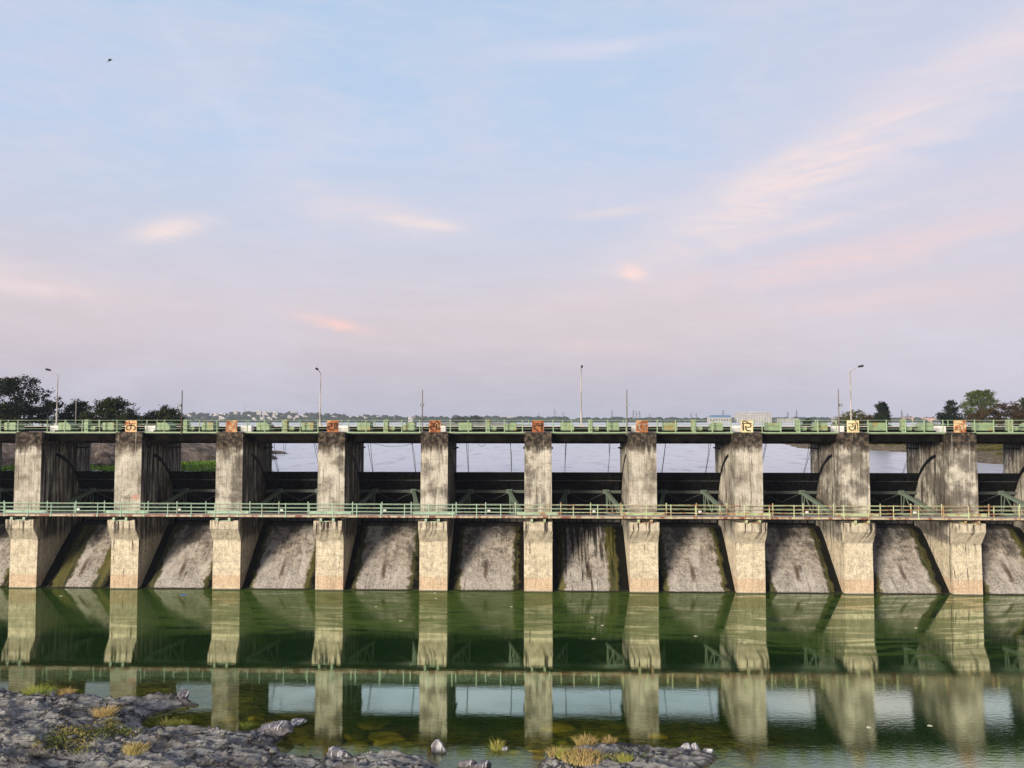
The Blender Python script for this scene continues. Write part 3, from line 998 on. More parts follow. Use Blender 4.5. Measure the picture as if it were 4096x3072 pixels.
# ------------------------------------------------------------------ lamps and poles on the deck
LAMPS = [(226, 1499, -34, -20, 'leftmost street lamp with its arm reaching left, before the left trees'),
         (1280, 1493, -3, -18, 'street lamp behind the sign of two black uprights, arm towards us'),
         (2325, 1484, 1, -14, 'street lamp just right of the open ta letter sign, arm towards us'),
         (3405, 1484, 36, -18, 'rightmost street lamp with its arm reaching right, behind a cream sign')]
for px, py, ax, ay, lab in LAMPS:
    Y = 6.45
    base, topp = by(px, 1702, Y), by(px - (1 if px < 2000 else -1) * 0, py, Y)
    L = empty('street_lamp', (base.x, Y, 14.372), lab, 'street lamp', 'street lamps along the dam')
    h = topp.z - 14.372
    b = MB(); b.tube([(0, 0, 0), (0, 0, 1.1), (0, 0, 1.12), (0, 0, h)], [0.085, 0.085, 0.06, 0.045], 10)
    b.build('pole', M['pole'], L)
    b = MB(); b.tube([(0, 0, 1.0), (0, 0, 1.22)], 0.13, 10); b.build('collar', M['pole'], L)
    b = MB(); b.cbox(-0.16, 0.16, -0.16, 0.16, 0.0, 0.25, 0.02); b.build('base_plinth', M['pole'], L)
    sc = 74.5 / F
    ex = ax * sc
    ey = -0.9 if abs(ax) < 10 else -0.1
    ez = -ay * sc if abs(ax) >= 10 else 0.35
    b = MB(); b.tube([(0, 0, h - 0.02), (ex * 0.5, ey * 0.5, h + ez * 0.55), (ex * 0.85, ey * 0.85, h + ez * 0.93)], 0.032, 8)
    b.build('arm', M['pole'], L)
    d = Vector((ex, ey, ez * 0.4)).normalized()
    c0 = Vector((ex * 0.8, ey * 0.8, h + ez * 0.9))
    b = MB(); b.tube([c0, c0 + d * 0.1, c0 + d * 0.45, c0 + d * 0.55], [0.05, 0.10, 0.11, 0.05], 8)
    b.build('lamp_head', M['lamp'], L)

FL = [(729, 1562, 724, 1622, -1, 'dark_pole', 'dark thin pole with a floodlight, before the left trees'),
      (1690, 1559, 1690, 1620, 0, 'grey_pole', 'thin grey pole with a dark floodlight at the arched letter pier'),
      (2507, 1559, 2508, 1620, 0, 'grey_pole', 'thin grey pole with a pale floodlight at the rounded rusty sign'),
      (3353, 1556, 3361, 1621, 1, 'grey_pole', 'thin grey pole with a tilted floodlight left of the right street lamp')]
for px, py, bx_, byy, sd, pm, lab in FL:
    Y = 0.40
    p = by(px, py, Y)
    q = by(bx_, byy, Y)
    L = empty('floodlight_pole', (p.x, Y, 13.62), lab, 'floodlight', 'floodlight poles on the deck edge')
    h = p.z - 13.62
    b = MB(); b.tube([(0, 0, 0), (0, 0, h * 0.62), (0, 0, h * 0.63), (0, 0, h)], [0.055, 0.052, 0.045, 0.042], 8)
    b.build('pole', M[pm], L)
    zc = q.z - 13.62
    b = MB(); b.cbox(sd * 0.14 - 0.15, sd * 0.14 + 0.15, -0.20, -0.06, zc - 0.10, zc + 0.10, 0.02); b.box(sd * 0.1 - 0.03, sd * 0.1 + 0.03, -0.06, 0.02, zc - 0.05, zc + 0.05)
    fl = b.build('floodlight', M['lamp' if px != 2507 else 'pole'], L)
    b = MB(); b.box(sd * 0.14 - 0.12, sd * 0.14 + 0.12, -0.205, -0.199, zc - 0.07, zc + 0.07)
    b.build('lamp_glass', M['glass'], fl)
p = by(305, 1598, 6.75)
b = MB(); b.tube([(0, 0, 0), (0, 0, p.z - 13.864)], [0.04, 0.03], 8)
tag(b.build('bare_pole', M['pole'], None, (0, 0, 0)), 'bare thin pole without a lamp, between the left street lamp and the ka sign', 'pole').location = (p.x, 6.75, 13.864)


# ------------------------------------------------------------------ rock ground, bed and water below the dam
def px_poly(pts):
    return [tuple(bz(a, c, 0.0)[:2]) for a, c in pts]


BANK = px_poly([(-700, 2700), (0, 2760), (60, 2776), (160, 2800), (329, 2793), (437, 2807), (560, 2801), (633, 2792), (690, 2788), (750, 2794), (791, 2822), (696, 2838), (600, 2864), (560, 2888), (575, 2918), (620, 2934),
                (760, 2932), (886, 2937), (1044, 2935), (1139, 2936), (1133, 2958), (1108, 2980), (1133, 3012), (1171, 3031), (1298, 3043), (1408, 3045), (1490, 3034), (1600, 3030), (1680, 3028), (1711, 3046), (1760, 3080), (1830, 3200), (1700, 3900), (-1500, 3900)])
ISLET = px_poly([(2140, 3066), (2186, 3026), (2249, 3005), (2313, 2985), (2408, 2975), (2503, 2978), (2629, 2996), (2720, 3003), (2803, 3006), (2868, 3020), (2876, 3034), (2826, 3062), (2790, 3100), (2650, 3180), (2300, 3180), (2150, 3100)])
xs = np.concatenate([np.linspace(-420, -36, 12), np.arange(-35, 16, 0.085), np.linspace(17, 420, 12)])
ys = np.concatenate([np.linspace(-160, -42, 8), np.arange(-40, -20, 0.085), np.linspace(-19, -4, 8)])


def rock_height(X, Y):
    d1 = sdist(X, Y, BANK)
    d2 = sdist(X, Y, ISLET)
    wob = (fbm(X * 0.7, Y * 0.9, 4, 3) - 0.5) * 1.1
    big = fbm(X * 0.16, Y * 0.30, 4, 21)
    # tilted basalt sheets: stepped terraces running across, torn edges
    q = Y * 0.55 + X * 0.10 + (fbm(X * 0.35, Y * 0.5, 4, 8) - 0.5) * 2.4
    step = q - np.floor(q)
    terr = np.minimum(step * 1.25, (1 - step) * 6.0)
    q2 = Y * 1.7 - X * 0.22 + (fbm(X * 0.8, Y * 1.1, 4, 18) - 0.5) * 3.2
    s2 = q2 - np.floor(q2)
    t2 = np.minimum(s2 * 1.2, (1 - s2) * 5.0)
    sx, sy = X + Y * 0.25, Y - X * 0.10
    rough = fbm(sx * 0.75, sy * 2.9, 5, 31, 0.58) - 0.5
    crag = 1 - np.abs(fbm(sx * 0.55, sy * 2.2, 5, 41, 0.55) * 2 - 1)
    fine = fbm(sx * 2.6, sy * 8.0, 4, 61, 0.62) - 0.5
    cr = np.abs(fbm(sx * 0.45 + 3, sy * 1.6, 5, 71, 0.6) - 0.5)
    crack = np.clip(cr / 0.03, 0, 1)
    relief = (terr - 0.5) * 0.28 + (t2 - 0.5) * 0.22 + rough * 0.13 + (crag - 0.75) * 0.14 + fine * 0.09 - (1 - crack) * 0.10
    dd1 = d1 + wob * 0.5
    h1 = np.where(dd1 > 0, 0.50 * (1 - np.exp(-dd1 / 0.8)) + np.clip(dd1, 0, 8) * 0.05 + np.clip(dd1 / 0.7, 0, 1) * (relief + (big - 0.45) * 0.6), 0)
    dd2 = d2 + wob * 0.4
    h2 = np.where(dd2 > 0, 0.34 * (1 - np.exp(-dd2 / 0.7)) + np.clip(dd2 / 0.7, 0, 1) * relief * 0.8, 0)
    h = np.maximum(h1, h2)
    out = np.maximum(dd1, dd2)
    bed = np.where(out < 0, np.maximum(-0.06 - 0.10 * (-out) - 0.0, -3.2) + (fbm(X * 0.9, Y * 0.9, 4, 55) - 0.5) * 0.35 * np.clip(-out, 0, 1), 0)
    return np.where(out > 0, np.maximum(h, 0.015), bed)


X, Y = np.meshgrid(xs, ys)
ZR = rock_height(X, Y)
t = NT('grey_river_rock')
p = t.pos()
x, y, z = t.sep(p)
a1, a2, a3 = t.noise(p, 0.45, 6, 0.65), t.noise(p, 2.3, 7, 0.7), t.noise(p, 13, 6, 0.7)
stra = t.noise(t.comb(t.m('ADD', t.m('MULTIPLY', x, 0.50), t.m('MULTIPLY', y, 0.2)), t.m('MULTIPLY', y, 3.2), t.m('MULTIPLY', z, 6)), 1.3, 8, 0.72, 1.1)
c = t.mix(t.sm(a2, 0.33, 0.66), (0.44, 0.43, 0.415), (0.22, 0.215, 0.205))
c = t.mix(t.m('MULTIPLY', t.sm(stra, 0.52, 0.62), 0.72), c, (0.055, 0.052, 0.05))
vo = t.n('ShaderNodeTexVoronoi', feature='DISTANCE_TO_EDGE')
t.put(vo.inputs['Vector'], t.comb(t.m('ADD', t.m('MULTIPLY', x, 0.8), t.m('MULTIPLY', t.m('SUBTRACT', a2, 0.5), 2.2)), t.m('ADD', t.m('MULTIPLY', y, 2.0), t.m('MULTIPLY', t.m('SUBTRACT', a1, 0.5), 3.0)), z))
t.put(vo.inputs['Scale'], 0.42)
crk = t.m('SUBTRACT', 1.0, t.sm(vo.outputs['Distance'], 0.004, 0.035))
c = t.mix(t.m('MULTIPLY', crk, 0.85), c, (0.025, 0.023, 0.022))
c = t.mix(t.m('MULTIPLY', t.sm(a3, 0.54, 0.70), 0.45), c, (0.50, 0.49, 0.48))
c = t.mix(t.m('MULTIPLY', t.sm(a1, 0.52, 0.62), 0.62), c, (0.10, 0.085, 0.075))
wh = t.m('MULTIPLY', t.sm(t.noise(t.comb(t.m('MULTIPLY', x, 2.2), t.m('MULTIPLY', y, 0.8), z), 2.4, 6, 0.72, 0.8), 0.64, 0.70), t.sm(a1, 0.42, 0.56))
c = t.mix(t.m('MULTIPLY', wh, 0.85), c, (0.62, 0.62, 0.64))
under = t.m('SUBTRACT', 1.0, t.sm(t.m('ADD', z, t.m('MULTIPLY', a2, 0.10)), 0.02, 0.10))
wetl = t.m('SUBTRACT', 1.0, t.sm(t.m('ADD', z, t.m('MULTIPLY', a2, 0.10)), 0.13, 0.22))
c = t.mix(t.m('MULTIPLY', wetl, 0.8), c, (0.06, 0.055, 0.045))
c = t.mix(t.m('MULTIPLY', under, 0.9), c, t.mix(t.sm(stra, 0.42, 0.60), t.mix(t.sm(a2, 0.40, 0.62), (0.52, 0.42, 0.09), (0.30, 0.36, 0.06)), (0.07, 0.075, 0.015)))
M['rock'] = t.fin(c, 0.92, t.bump(t.m('ADD', t.m('MULTIPLY', a3, 0.5), t.m('ADD', a2, t.m('SUBTRACT', t.m('MULTIPLY', stra, -0.8), t.m('MULTIPLY', crk, 0.8)))), 1.0, 0.14), 0.15)
g = grid_mesh('rock_ground', xs, ys, ZR, M['rock'], smooth=False)
tag(g, kind='structure')

# water below the dam
t = NT('green_river_water')
p = t.pos()
x, y, z = t.sep(p)
shal = t.attr('shallow', 'GEOMETRY')
big = t.noise(t.comb(t.m('MULTIPLY', x, 0.05), t.m('MULTIPLY', y, 0.16), 0.0), 1.0, 4, 0.6)
strk = t.noise(t.comb(t.m('MULTIPLY', x, 0.10), t.m('MULTIPLY', y, 0.55), 3.0), 1.0, 6, 0.66, 0.8)
strk2 = t.noise(t.comb(t.m('MULTIPLY', x, 0.5), t.m('MULTIPLY', y, 2.0), 7.0), 1.0, 6, 0.7, 0.6)
rgt = t.sm(x, -2, 26)
# floating algae film towards the dam, ragged and streaked on the right
edge = t.m('ADD', y, t.m('MULTIPLY', t.m('SUBTRACT', strk, 0.5), 16))
edge = t.m('ADD', edge, t.m('MULTIPLY', rgt, 5))
film = t.m('MULTIPLY', t.sm(edge, -15.5, -11.0), t.m('SUBTRACT', 1.0, t.m('MULTIPLY', rgt, 0.30)))
xw = t.m('ADD', y, t.m('MULTIPLY', t.m('SINE', t.m('MULTIPLY', x, 0.085)), 2.2))
swp = t.noise(t.comb(t.m('MULTIPLY', x, 0.09), t.m('MULTIPLY', xw, 0.62), 11.0), 1.0, 6, 0.62, 1.2)
strk = t.m('ADD', t.m('MULTIPLY', strk, t.m('SUBTRACT', 1.0, rgt)), t.m('MULTIPLY', swp, rgt))
hole = t.m('MULTIPLY', t.sm(t.m('ADD', strk, t.m('MULTIPLY', rgt, 0.05)), 0.54, 0.60), t.m('ADD', 0.35, t.m('MULTIPLY', rgt, 0.6)))
film = t.m('MULTIPLY', film, t.m('SUBTRACT', 1.0, hole))
left = t.m('SUBTRACT', 1.0, t.sm(x, -42, -18))
film = t.m('MULTIPLY', film, t.m('SUBTRACT', 1.0, t.m('MULTIPLY', left, 0.55)))
film = t.m('MULTIPLY', film, t.m('ADD', 0.90, t.m('MULTIPLY', t.sm(strk2, 0.40, 0.60), 0.10)))
speck = t.n('ShaderNodeTexVoronoi', feature='F1')
t.put(speck.inputs['Vector'], p); t.put(speck.inputs['Scale'], 1.4)
spk = t.m('MULTIPLY', t.m('SUBTRACT', 1.0, t.sm(speck.outputs['Distance'], 0.03, 0.055)), t.m('MULTIPLY', t.sm(edge, -16, -9), t.sm(t.noise(p, 0.35, 3), 0.5, 0.6)))
deep = t.mix(t.sm(big, 0.35, 0.65), (0.009, 0.052, 0.002), (0.015, 0.064, 0.003))
filmc = t.mix(t.sm(strk2, 0.4, 0.62), (0.094, 0.145, 0.028), (0.050, 0.086, 0.014))
dc = t.mix(film, deep, filmc)
dc = t.mix(spk, dc, (0.55, 0.55, 0.42))
dif = t.n('ShaderNodeBsdfDiffuse'); t.put(dif.inputs['Color'], dc)
tra = t.n('ShaderNodeBsdfTransparent'); t.put(tra.inputs['Color'], (0.84, 0.86, 0.42))
shn = t.m('MULTIPLY', t.sm(shal, 0.15, 0.85), 0.92)
body = t.n('ShaderNodeMixShader'); t.put(body.inputs[0], shn); t.put(body.inputs[1], dif.outputs[0]); t.put(body.inputs[2], tra.outputs[0])
# ripples: almost still on the left, wind-brushed on the right and near the rocks
rip = t.noise(t.comb(t.m('MULTIPLY', x, 1.3), t.m('MULTIPLY', y, 2.6), 0.0), 2.2, 4, 0.6)
rip2 = t.noise(t.comb(t.m('MULTIPLY', x, 0.35), t.m('MULTIPLY', y, 1.1), 5.0), 1.0, 3, 0.55)
near = t.m('SUBTRACT', 1.0, t.sm(y, -35, -31))
wind = t.m('ADD', 0.05, t.m('ADD', t.m('MULTIPLY', t.m('MULTIPLY', rgt, t.m('SUBTRACT', 1.0, t.sm(y, -26, -16))), 0.13), t.m('MULTIPLY', near, 0.16)))
hgt = t.m('ADD', t.m('MULTIPLY', t.m('MULTIPLY', rip, wind), 1.0), t.m('MULTIPLY', rip2, 0.10))
nrm = t.bump(hgt, 0.35, 0.05)
gl = t.n('ShaderNodeBsdfGlossy'); t.put(gl.inputs['Color'], (0.88, 0.96, 0.79)); t.put(gl.inputs['Normal'], nrm)
t.put(gl.inputs['Roughness'], t.m('ADD', 0.02, t.m('MULTIPLY', film, 0.07)))
fr = t.n('ShaderNodeFresnel'); t.put(fr.inputs['IOR'], 3.1); t.put(fr.inputs['Normal'], nrm)
fac = t.m('MULTIPLY', t.m('ADD', 0.54, t.m('MULTIPLY', fr.outputs[0], 0.42)), t.m('SUBTRACT', 1.0, t.m('MULTIPLY', film, 0.82)))
fac = t.m('MULTIPLY', fac, t.m('SUBTRACT', 1.0, t.m('MULTIPLY', shn, 0.68)))
fac = t.m('MULTIPLY', fac, t.m('SUBTRACT', 1.0, spk))
mx = t.n('ShaderNodeMixShader'); t.put(mx.inputs[0], fac); t.put(mx.inputs[1], body.outputs[0]); t.put(mx.inputs[2], gl.outputs[0])
t.t.links.new(mx.outputs[0], t.out.inputs['Surface'])
M['river'] = t.mat
wx = np.concatenate([np.linspace(-420, -46, 8), np.arange(-45, 22, 0.35), np.linspace(23, 420, 8)])
wy = np.concatenate([np.linspace(-160, -45, 4), np.arange(-42, -18, 0.35), np.linspace(-17, 3.0, 4)])
Xw, Yw = np.meshgrid(wx, wy)
hw_ = rock_height(Xw, Yw)
river = grid_mesh('river_water', wx, wy, np.zeros_like(Xw), M['river'], smooth=True)
tag(river, kind='structure')
at = river.data.attributes.new('shallow', 'FLOAT', 'POINT')
dep = np.clip(-hw_, 0, 5)
at.data.foreach_set('value', np.exp(-dep / 0.75).ravel().astype(np.float32))

# riverbed sheet
b = MB(); b.add([(-420, -160, -3.4), (420, -160, -3.4), (420, 8, -3.4), (-420, 8, -3.4)], [(0, 1, 2, 3)])
tag(b.build('riverbed', M['rock']), kind='structure')

# ------------------------------------------------------------------ reservoir and its shores
ZU = 9.6
t = NT('reservoir_water')
p = t.pos()
x, y, z = t.sep(p)
r1 = t.noise(t.comb(t.m('MULTIPLY', x, 0.45), t.m('MULTIPLY', y, 0.16), 0.0), 1.0, 5, 0.66)
r2 = t.noise(t.comb(t.m('MULTIPLY', x, 0.10), t.m('MULTIPLY', y, 0.10), 2.0), 1.0, 4, 0.6)
nrm = t.bump(t.m('ADD', r1, t.m('MULTIPLY', r2, 0.8)), 0.30, 0.12)
gl = t.n('ShaderNodeBsdfGlossy'); t.put(gl.inputs['Color'], (0.97, 0.97, 0.98)); t.put(gl.inputs['Roughness'], 0.28); t.put(gl.inputs['Normal'], nrm)
df = t.n('ShaderNodeBsdfDiffuse'); t.put(df.inputs['Color'], (0.26, 0.28, 0.31))
fr = t.n('ShaderNodeFresnel'); t.put(fr.inputs['IOR'], 3.2); t.put(fr.inputs['Normal'], nrm)
mx = t.n('ShaderNodeMixShader'); t.put(mx.inputs[0], t.m('MULTIPLY', t.m('ADD', 0.55, t.m('MULTIPLY', fr.outputs[0], 0.45)), t.m('SUBTRACT', 1.0, t.m('MULTIPLY', t.sm(r1, 0.50, 0.70), 0.40)))); t.put(mx.inputs[1], df.outputs[0]); t.put(mx.inputs[2], gl.outputs[0])
t.t.links.new(mx.outputs[0], t.out.inputs['Surface'])
M['lake'] = t.mat
b = MB(); b.add([(-3000, 5.7, ZU), (3000, 5.7, ZU), (3000, 1600, ZU), (-3000, 1600, ZU)], [(0, 1, 2, 3)])
tag(b.build('reservoir_water', M['lake']), kind='structure')


def mat_bank(name, rock, soil, grass, gz):
    t = NT(name)
    p = t.pos()
    x, y, z = t.sep(p)
    a, b_, c_ = t.noise(p, 0.3, 5, 0.6), t.noise(p, 1.3, 6, 0.7), t.noise(p, 5, 5, 0.7)
    c = t.mix(t.sm(b_, 0.36, 0.62), rock, tuple(v * 0.3 for v in rock))
    c = t.mix(t.m('MULTIPLY', t.sm(c_, 0.45, 0.65), 0.6), c, soil)
    g = t.sm(t.m('ADD', z, t.m('MULTIPLY', t.m('SUBTRACT', a, 0.5), 3.0)), gz, gz + 0.5)
    c = t.mix(t.m('MULTIPLY', g, 0.85), c, t.mix(t.sm(b_, 0.4, 0.6), grass, soil))
    return t.fin(c, 0.95, t.bump(t.m('ADD', b_, c_), 0.9, 0.25), 0.1)


M['bank_l'] = mat_bank('rocky_shore', (0.27, 0.23, 0.20), (0.26, 0.17, 0.11), (0.20, 0.16, 0.09), 12.0)
M['bank_r'] = mat_bank('grassy_shore', (0.26, 0.21, 0.15), (0.24, 0.19, 0.10), (0.15, 0.16, 0.05), 10.2)


def shore(name, poly, step, hmax, slope, rough, m, seed):
    P = np.array(poly)
    x0, y0 = P.min(0) - 2 * step
    x1, y1 = P.max(0) + 2 * step
    xs, ys = np.arange(x0, x1, step), np.arange(y0, y1, step)
    X, Y = np.meshgrid(xs, ys)
    d = sdist(X, Y, poly) + (fbm(X / (step * 5), Y / (step * 5), 4, seed) - 0.5) * step * 5
    h = np.where(d > 0, hmax * (1 - np.exp(-d * slope / hmax)) + (fbm(X / (step * 2.2), Y / (step * 2.2), 5, seed + 9, 0.6) - 0.45) * rough * np.clip(d / step / 2, 0, 1), -0.4 + np.maximum(d, -3) * 0.2)
    return tag(grid_mesh(name, xs, ys, ZU + h, m, smooth=False), kind='structure')


shore('left_bank', [(-220, 8), (-75, 13), (-60, 16), (-48, 18.5), (-44, 24), (-40, 28), (-36, 30), (-35, 36), (-42, 46), (-50, 70), (-75, 110), (-220, 150)], 0.7, 2.6, 1.0, 1.3, M['bank_l'], 3)
shore('rock_spit', [(-56, 50), (-43, 51), (-39.5, 53), (-42, 55), (-56, 57)], 0.35, 0.5, 0.8, 0.4, M['bank_l'], 5)
shore('right_bank', [(260, 6), (62, 18), (55.5, 26), (55.0, 33), (60, 50), (63, 58), (58, 67), (53, 71), (49, 77), (52, 95), (64, 150), (80, 190), (110, 250), (260, 330)], 0.9, 2.1, 0.22, 0.7, M['bank_r'], 7)
shore('lake_island', [(-98, 618), (-40, 612), (-5, 620), (-20, 640), (-98, 660)], 3.0, 2.4, 0.4, 0.8, M['bank_r'], 12)

# far shore: low ground with a wooded ridge on the left
xs = np.linspace(-2600, 2600, 180)
ys = np.concatenate([np.linspace(1290, 1700, 24), np.linspace(1760, 3100, 12)])
X, Y = np.meshgrid(xs, ys)


def far_z(X, Y):
    r = np.clip((Y - 1300) / 60, 0, 1)
    return ZU - 1 + r * (1.8 + 2 * (fbm(X / 160, Y / 160, 4, 77) - 0.3)) + np.clip((Y - 1330) / 250, 0, 1) * (14 * np.exp(-((X + 640) / 260) ** 2) + 3 * np.exp(-((X + 150) / 220) ** 2) + 0.5)


tag(grid_mesh('far_shore', xs, ys, far_z(X, Y), M['bank_r']), kind='structure')


# ------------------------------------------------------------------ vegetation
def leaf_quads(C, size, flat=0.0, rng=RNG):
    n = len(C)
    u = rng.normal(size=(n, 3)); u /= np.linalg.norm(u, axis=1)[:, None]
    w = rng.normal(size=(n, 3))
    if flat:
        u[:, 2] *= (1 - flat); w[:, 2] *= (1 - flat)
        u /= np.linalg.norm(u, axis=1)[:, None]
    w -= (w * u).sum(1)[:, None] * u
    w /= np.linalg.norm(w, axis=1)[:, None] + 1e-9
    s = size * (0.6 + 0.8 * rng.random(n))[:, None]
    u, w = u * s, w * s * 0.6
    V = np.empty((n, 4, 3))
    V[:, 0], V[:, 1], V[:, 2], V[:, 3] = C - u, C - w * 0.9, C + u, C + w
    return V.reshape(-1, 3), np.arange(4 * n).reshape(n, 4)


def clump_points(blobs, nsub, nleaf, sig, rng=RNG, shell=0.35):
    """leaf positions: sub-clumps spread through ellipsoids, denser to the outside"""
    out, subs = [], []
    vol = np.array([b[3] * b[4] * b[5] for b in blobs]) ** (2 / 3)
    vol /= vol.sum()
    for bl, v in zip(blobs, vol):
        n = max(4, int(nsub * v))
        d = rng.normal(size=(n, 3)); d /= np.linalg.norm(d, axis=1)[:, None]
        r = (shell + (1 - shell) * rng.random(n)) ** 0.6
        c = np.array(bl[:3]) + d * r[:, None] * np.array(bl[3:6])
        subs.append(c)
        k = nleaf
        out.append((c[:, None, :] + rng.normal(size=(n, k, 3)) * sig * np.array([1, 1, 0.55])).reshape(-1, 3))
    return np.concatenate(out), np.concatenate(subs)


def tree(name, label, cat, loc, blobs, m, nsub=120, nleaf=26, sig=0.32, leaf=0.16, trunk=(0.16, 1.5), limbs=9, group=None, flat=0.2, seed=1, shell=0.35, grow=1.0):
    rng = np.random.default_rng(seed)
    root = empty(name, loc, label, cat, group)
    blobs = [tuple(v * grow for v in b_) for b_ in blobs]
    C, subs = clump_points(blobs, nsub, nleaf, sig, rng, shell)
    V, Q = leaf_quads(C, leaf, flat, rng)
    np_mesh('crown', V, Q, m, root)
    b = MB()
    tr, th = trunk
    top = Vector((rng.normal() * 0.2, rng.normal() * 0.2, th))
    b.tube([(0, 0, -0.5), (0.05, 0.02, th * 0.5), top], [tr * 1.3, tr, tr * 0.8], 8)
    for k in range(limbs):
        s = subs[rng.integers(len(subs))]
        e = Vector(s)
        mid = top.lerp(e, 0.5) + Vector((rng.normal() * 0.15, rng.normal() * 0.15, 0.15 * abs(e.z - th)))
        b.tube([top - Vector((0, 0, 0.1)), mid, e], [tr * 0.55, tr * 0.3, tr * 0.1], 6)
    b.build('trunk', M['bark'], root)
    return root


def place(px, D, z):
    """ground point at depth D (metres in front of the camera) under photo column px"""
    p = by(px, 1678, CAM_Y + D)
    return (p.x, p.y, z)


G = 'trees on the banks behind the dam'
tree('broadleaf_tree', 'largest dark tree at the left edge, behind the leftmost street lamp', 'tree', place(70, 112, 12.0),
     [(-2.0, 0, 4.8, 3.2, 2.6, 2.6), (1.6, 0.5, 4.6, 2.7, 2.4, 2.2), (0.3, 0, 6.9, 2.5, 2.0, 1.5), (3.4, 0, 3.0, 1.8, 1.8, 1.3), (-3.2, 0.4, 2.8, 2.6, 2, 2.0), (1, -1, 2.6, 3.2, 2, 1.7), (4.6, 0, 4.6, 1.0, 1.0, 0.7), (-2.2, 0, 6.6, 1.8, 1.6, 1.2)],
     M['leaf_black'], 420, 34, 0.36, 0.17, (0.32, 2.4), 16, G, 0.3, 1, grow=1.18)
tree('broadleaf_tree', 'low olive-tinged tree in front of the largest dark tree, cut by the left edge', 'tree', place(-10, 106, 11.9),
     [(0, 0, 3.4, 2.0, 1.8, 2.0), (1.2, 0, 1.9, 1.8, 1.6, 1.4), (-1.5, 0, 4.6, 1.5, 1.4, 1.2)], M['leaf_dark'], 180, 30, 0.34, 0.16, (0.2, 1.6), 8, G, 0.3, 2, grow=1.1)
tree('broadleaf_tree', 'rounded dark tree between the leftmost street lamp and the bare thin pole', 'tree', place(300, 116, 12.1),
     [(0, 0, 3.0, 1.9, 1.8, 1.7), (0.6, 0, 4.0, 1.2, 1.2, 1.1), (-1.1, 0, 2.1, 1.6, 1.4, 1.2)], M['leaf_black'], 190, 30, 0.3, 0.15, (0.18, 1.4), 9, G, 0.25, 3, grow=1.16)
tree('broadleaf_tree', 'wide domed dark tree above the ka sign', 'tree', place(440, 112, 12.1),
     [(-0.9, 0, 3.2, 2.2, 1.8, 1.7), (1.0, 0, 3.4, 1.9, 1.7, 1.6), (0.1, 0, 4.3, 1.6, 1.4, 1.0), (2.2, 0, 2.2, 1.5, 1.4, 1.2), (-2.3, 0, 2.2, 1.4, 1.4, 1.3), (3.4, 0, 1.5, 1.2, 1.2, 0.9)], M['leaf_dark'], 320, 32, 0.32, 0.15, (0.22, 1.5), 12, G, 0.25, 4, grow=1.2)
tree('broadleaf_tree', 'low dark tree just left of the dark floodlight pole', 'tree', place(645, 116, 12.1),
     [(-0.6, 0, 2.3, 1.9, 1.6, 1.3), (1.2, 0, 2.4, 1.7, 1.5, 1.4), (0.6, 0, 3.2, 1.2, 1.1, 0.8), (-2, 0, 1.6, 1.2, 1.2, 1.0), (2.5, 0, 1.3, 1.0, 1, 0.9)], M['leaf_dark'], 230, 30, 0.3, 0.15, (0.18, 1.2), 9, G, 0.25, 5, grow=1.22)
# a bare tree among them
root = empty('bare_tree', place(500, 114, 12.1), 'leafless tree with pale twigs at the right side of the domed dark tree', 'tree', G)
b = MB()
rb = random.Random(5)


def twig(p, d, L, r, n):
    q = p + d * L
    b.tube([p, p.lerp(q, 0.5) + Vector((rb.uniform(-.06, .06), 0, 0.05)), q], [r, r * 0.8, r * 0.55], 5)
    if n:
        for _ in range(3):
            e = (d + Vector((rb.uniform(-.7, .9), rb.uniform(-.5, .5), rb.uniform(-.1, .5)))).normalized()
            twig(p.lerp(q, rb.uniform(0.6, 1)), e, L * rb.uniform(0.5, 0.72), r * 0.55, n - 1)


twig(Vector((0, 0, -0.5)), Vector((0.15, 0, 1)).normalized(), 2.6, 0.10, 4)
b.build('trunk', simple('pale_twigs', (0.16, 0.13, 0.12), None), root)

G2 = 'trees on the right bank'
tree('columnar_tree', 'narrow dark column-shaped tree standing alone right of the right street lamp', 'tree', place(3530, 150, 11.0),
     [(0, 0, 2.3, 0.95, 1.0, 1.6), (0.1, 0, 4.6, 1.05, 1.1, 1.7), (0, 0, 6.3, 0.7, 0.8, 1.1), (-0.6, 0, 4.4, 0.6, 0.7, 0.8)], M['leaf_black'], 300, 30, 0.28, 0.17, (0.16, 1.2), 8, G2, 0.3, 6, 0.1)
tree('conifer_like_tree', 'ragged dark pointed tree left of the green umbrella-crowned tree', 'tree', place(3800, 140, 11.2),
     [(0, 0, 2.0, 2.3, 1.8, 1.4), (0.2, 0, 4.0, 1.7, 1.4, 1.2), (0.2, 0, 5.8, 1.0, 0.9, 1.0), (0.1, 0, 6.8, 0.45, 0.45, 0.7), (-1.4, 0, 4.4, 0.7, 0.7, 0.5), (2.2, 0, 1.4, 1.2, 1.2, 0.9), (-3.0, 0, 1.2, 1.3, 1.2, 0.9)], M['leaf_black'], 300, 30, 0.28, 0.17, (0.18, 1.5), 10, G2, 0.3, 7, 0.2)
tree('umbrella_tree', 'tall green umbrella-crowned tree near the right edge', 'tree', place(3922, 146, 11.2),
     [(0, 0, 7.6, 2.8, 2.4, 1.5), (-2.3, 0, 6.2, 1.3, 1.2, 0.8), (2.4, 0, 6.6, 1.3, 1.2, 0.9), (-1.2, 0, 5.0, 1.2, 1.1, 0.7), (0.8, 0, 8.6, 1.6, 1.4, 0.7), (-3.0, 0, 4.9, 0.8, 0.8, 0.5), (1.2, 0, 5.6, 1.2, 1.2, 0.6), (-0.9, 0, 8.3, 1.3, 1.3, 0.7)], M['leaf_green'], 230, 26, 0.28, 0.15, (0.22, 3.6), 22, G2, 0.4, 8, 0.5)
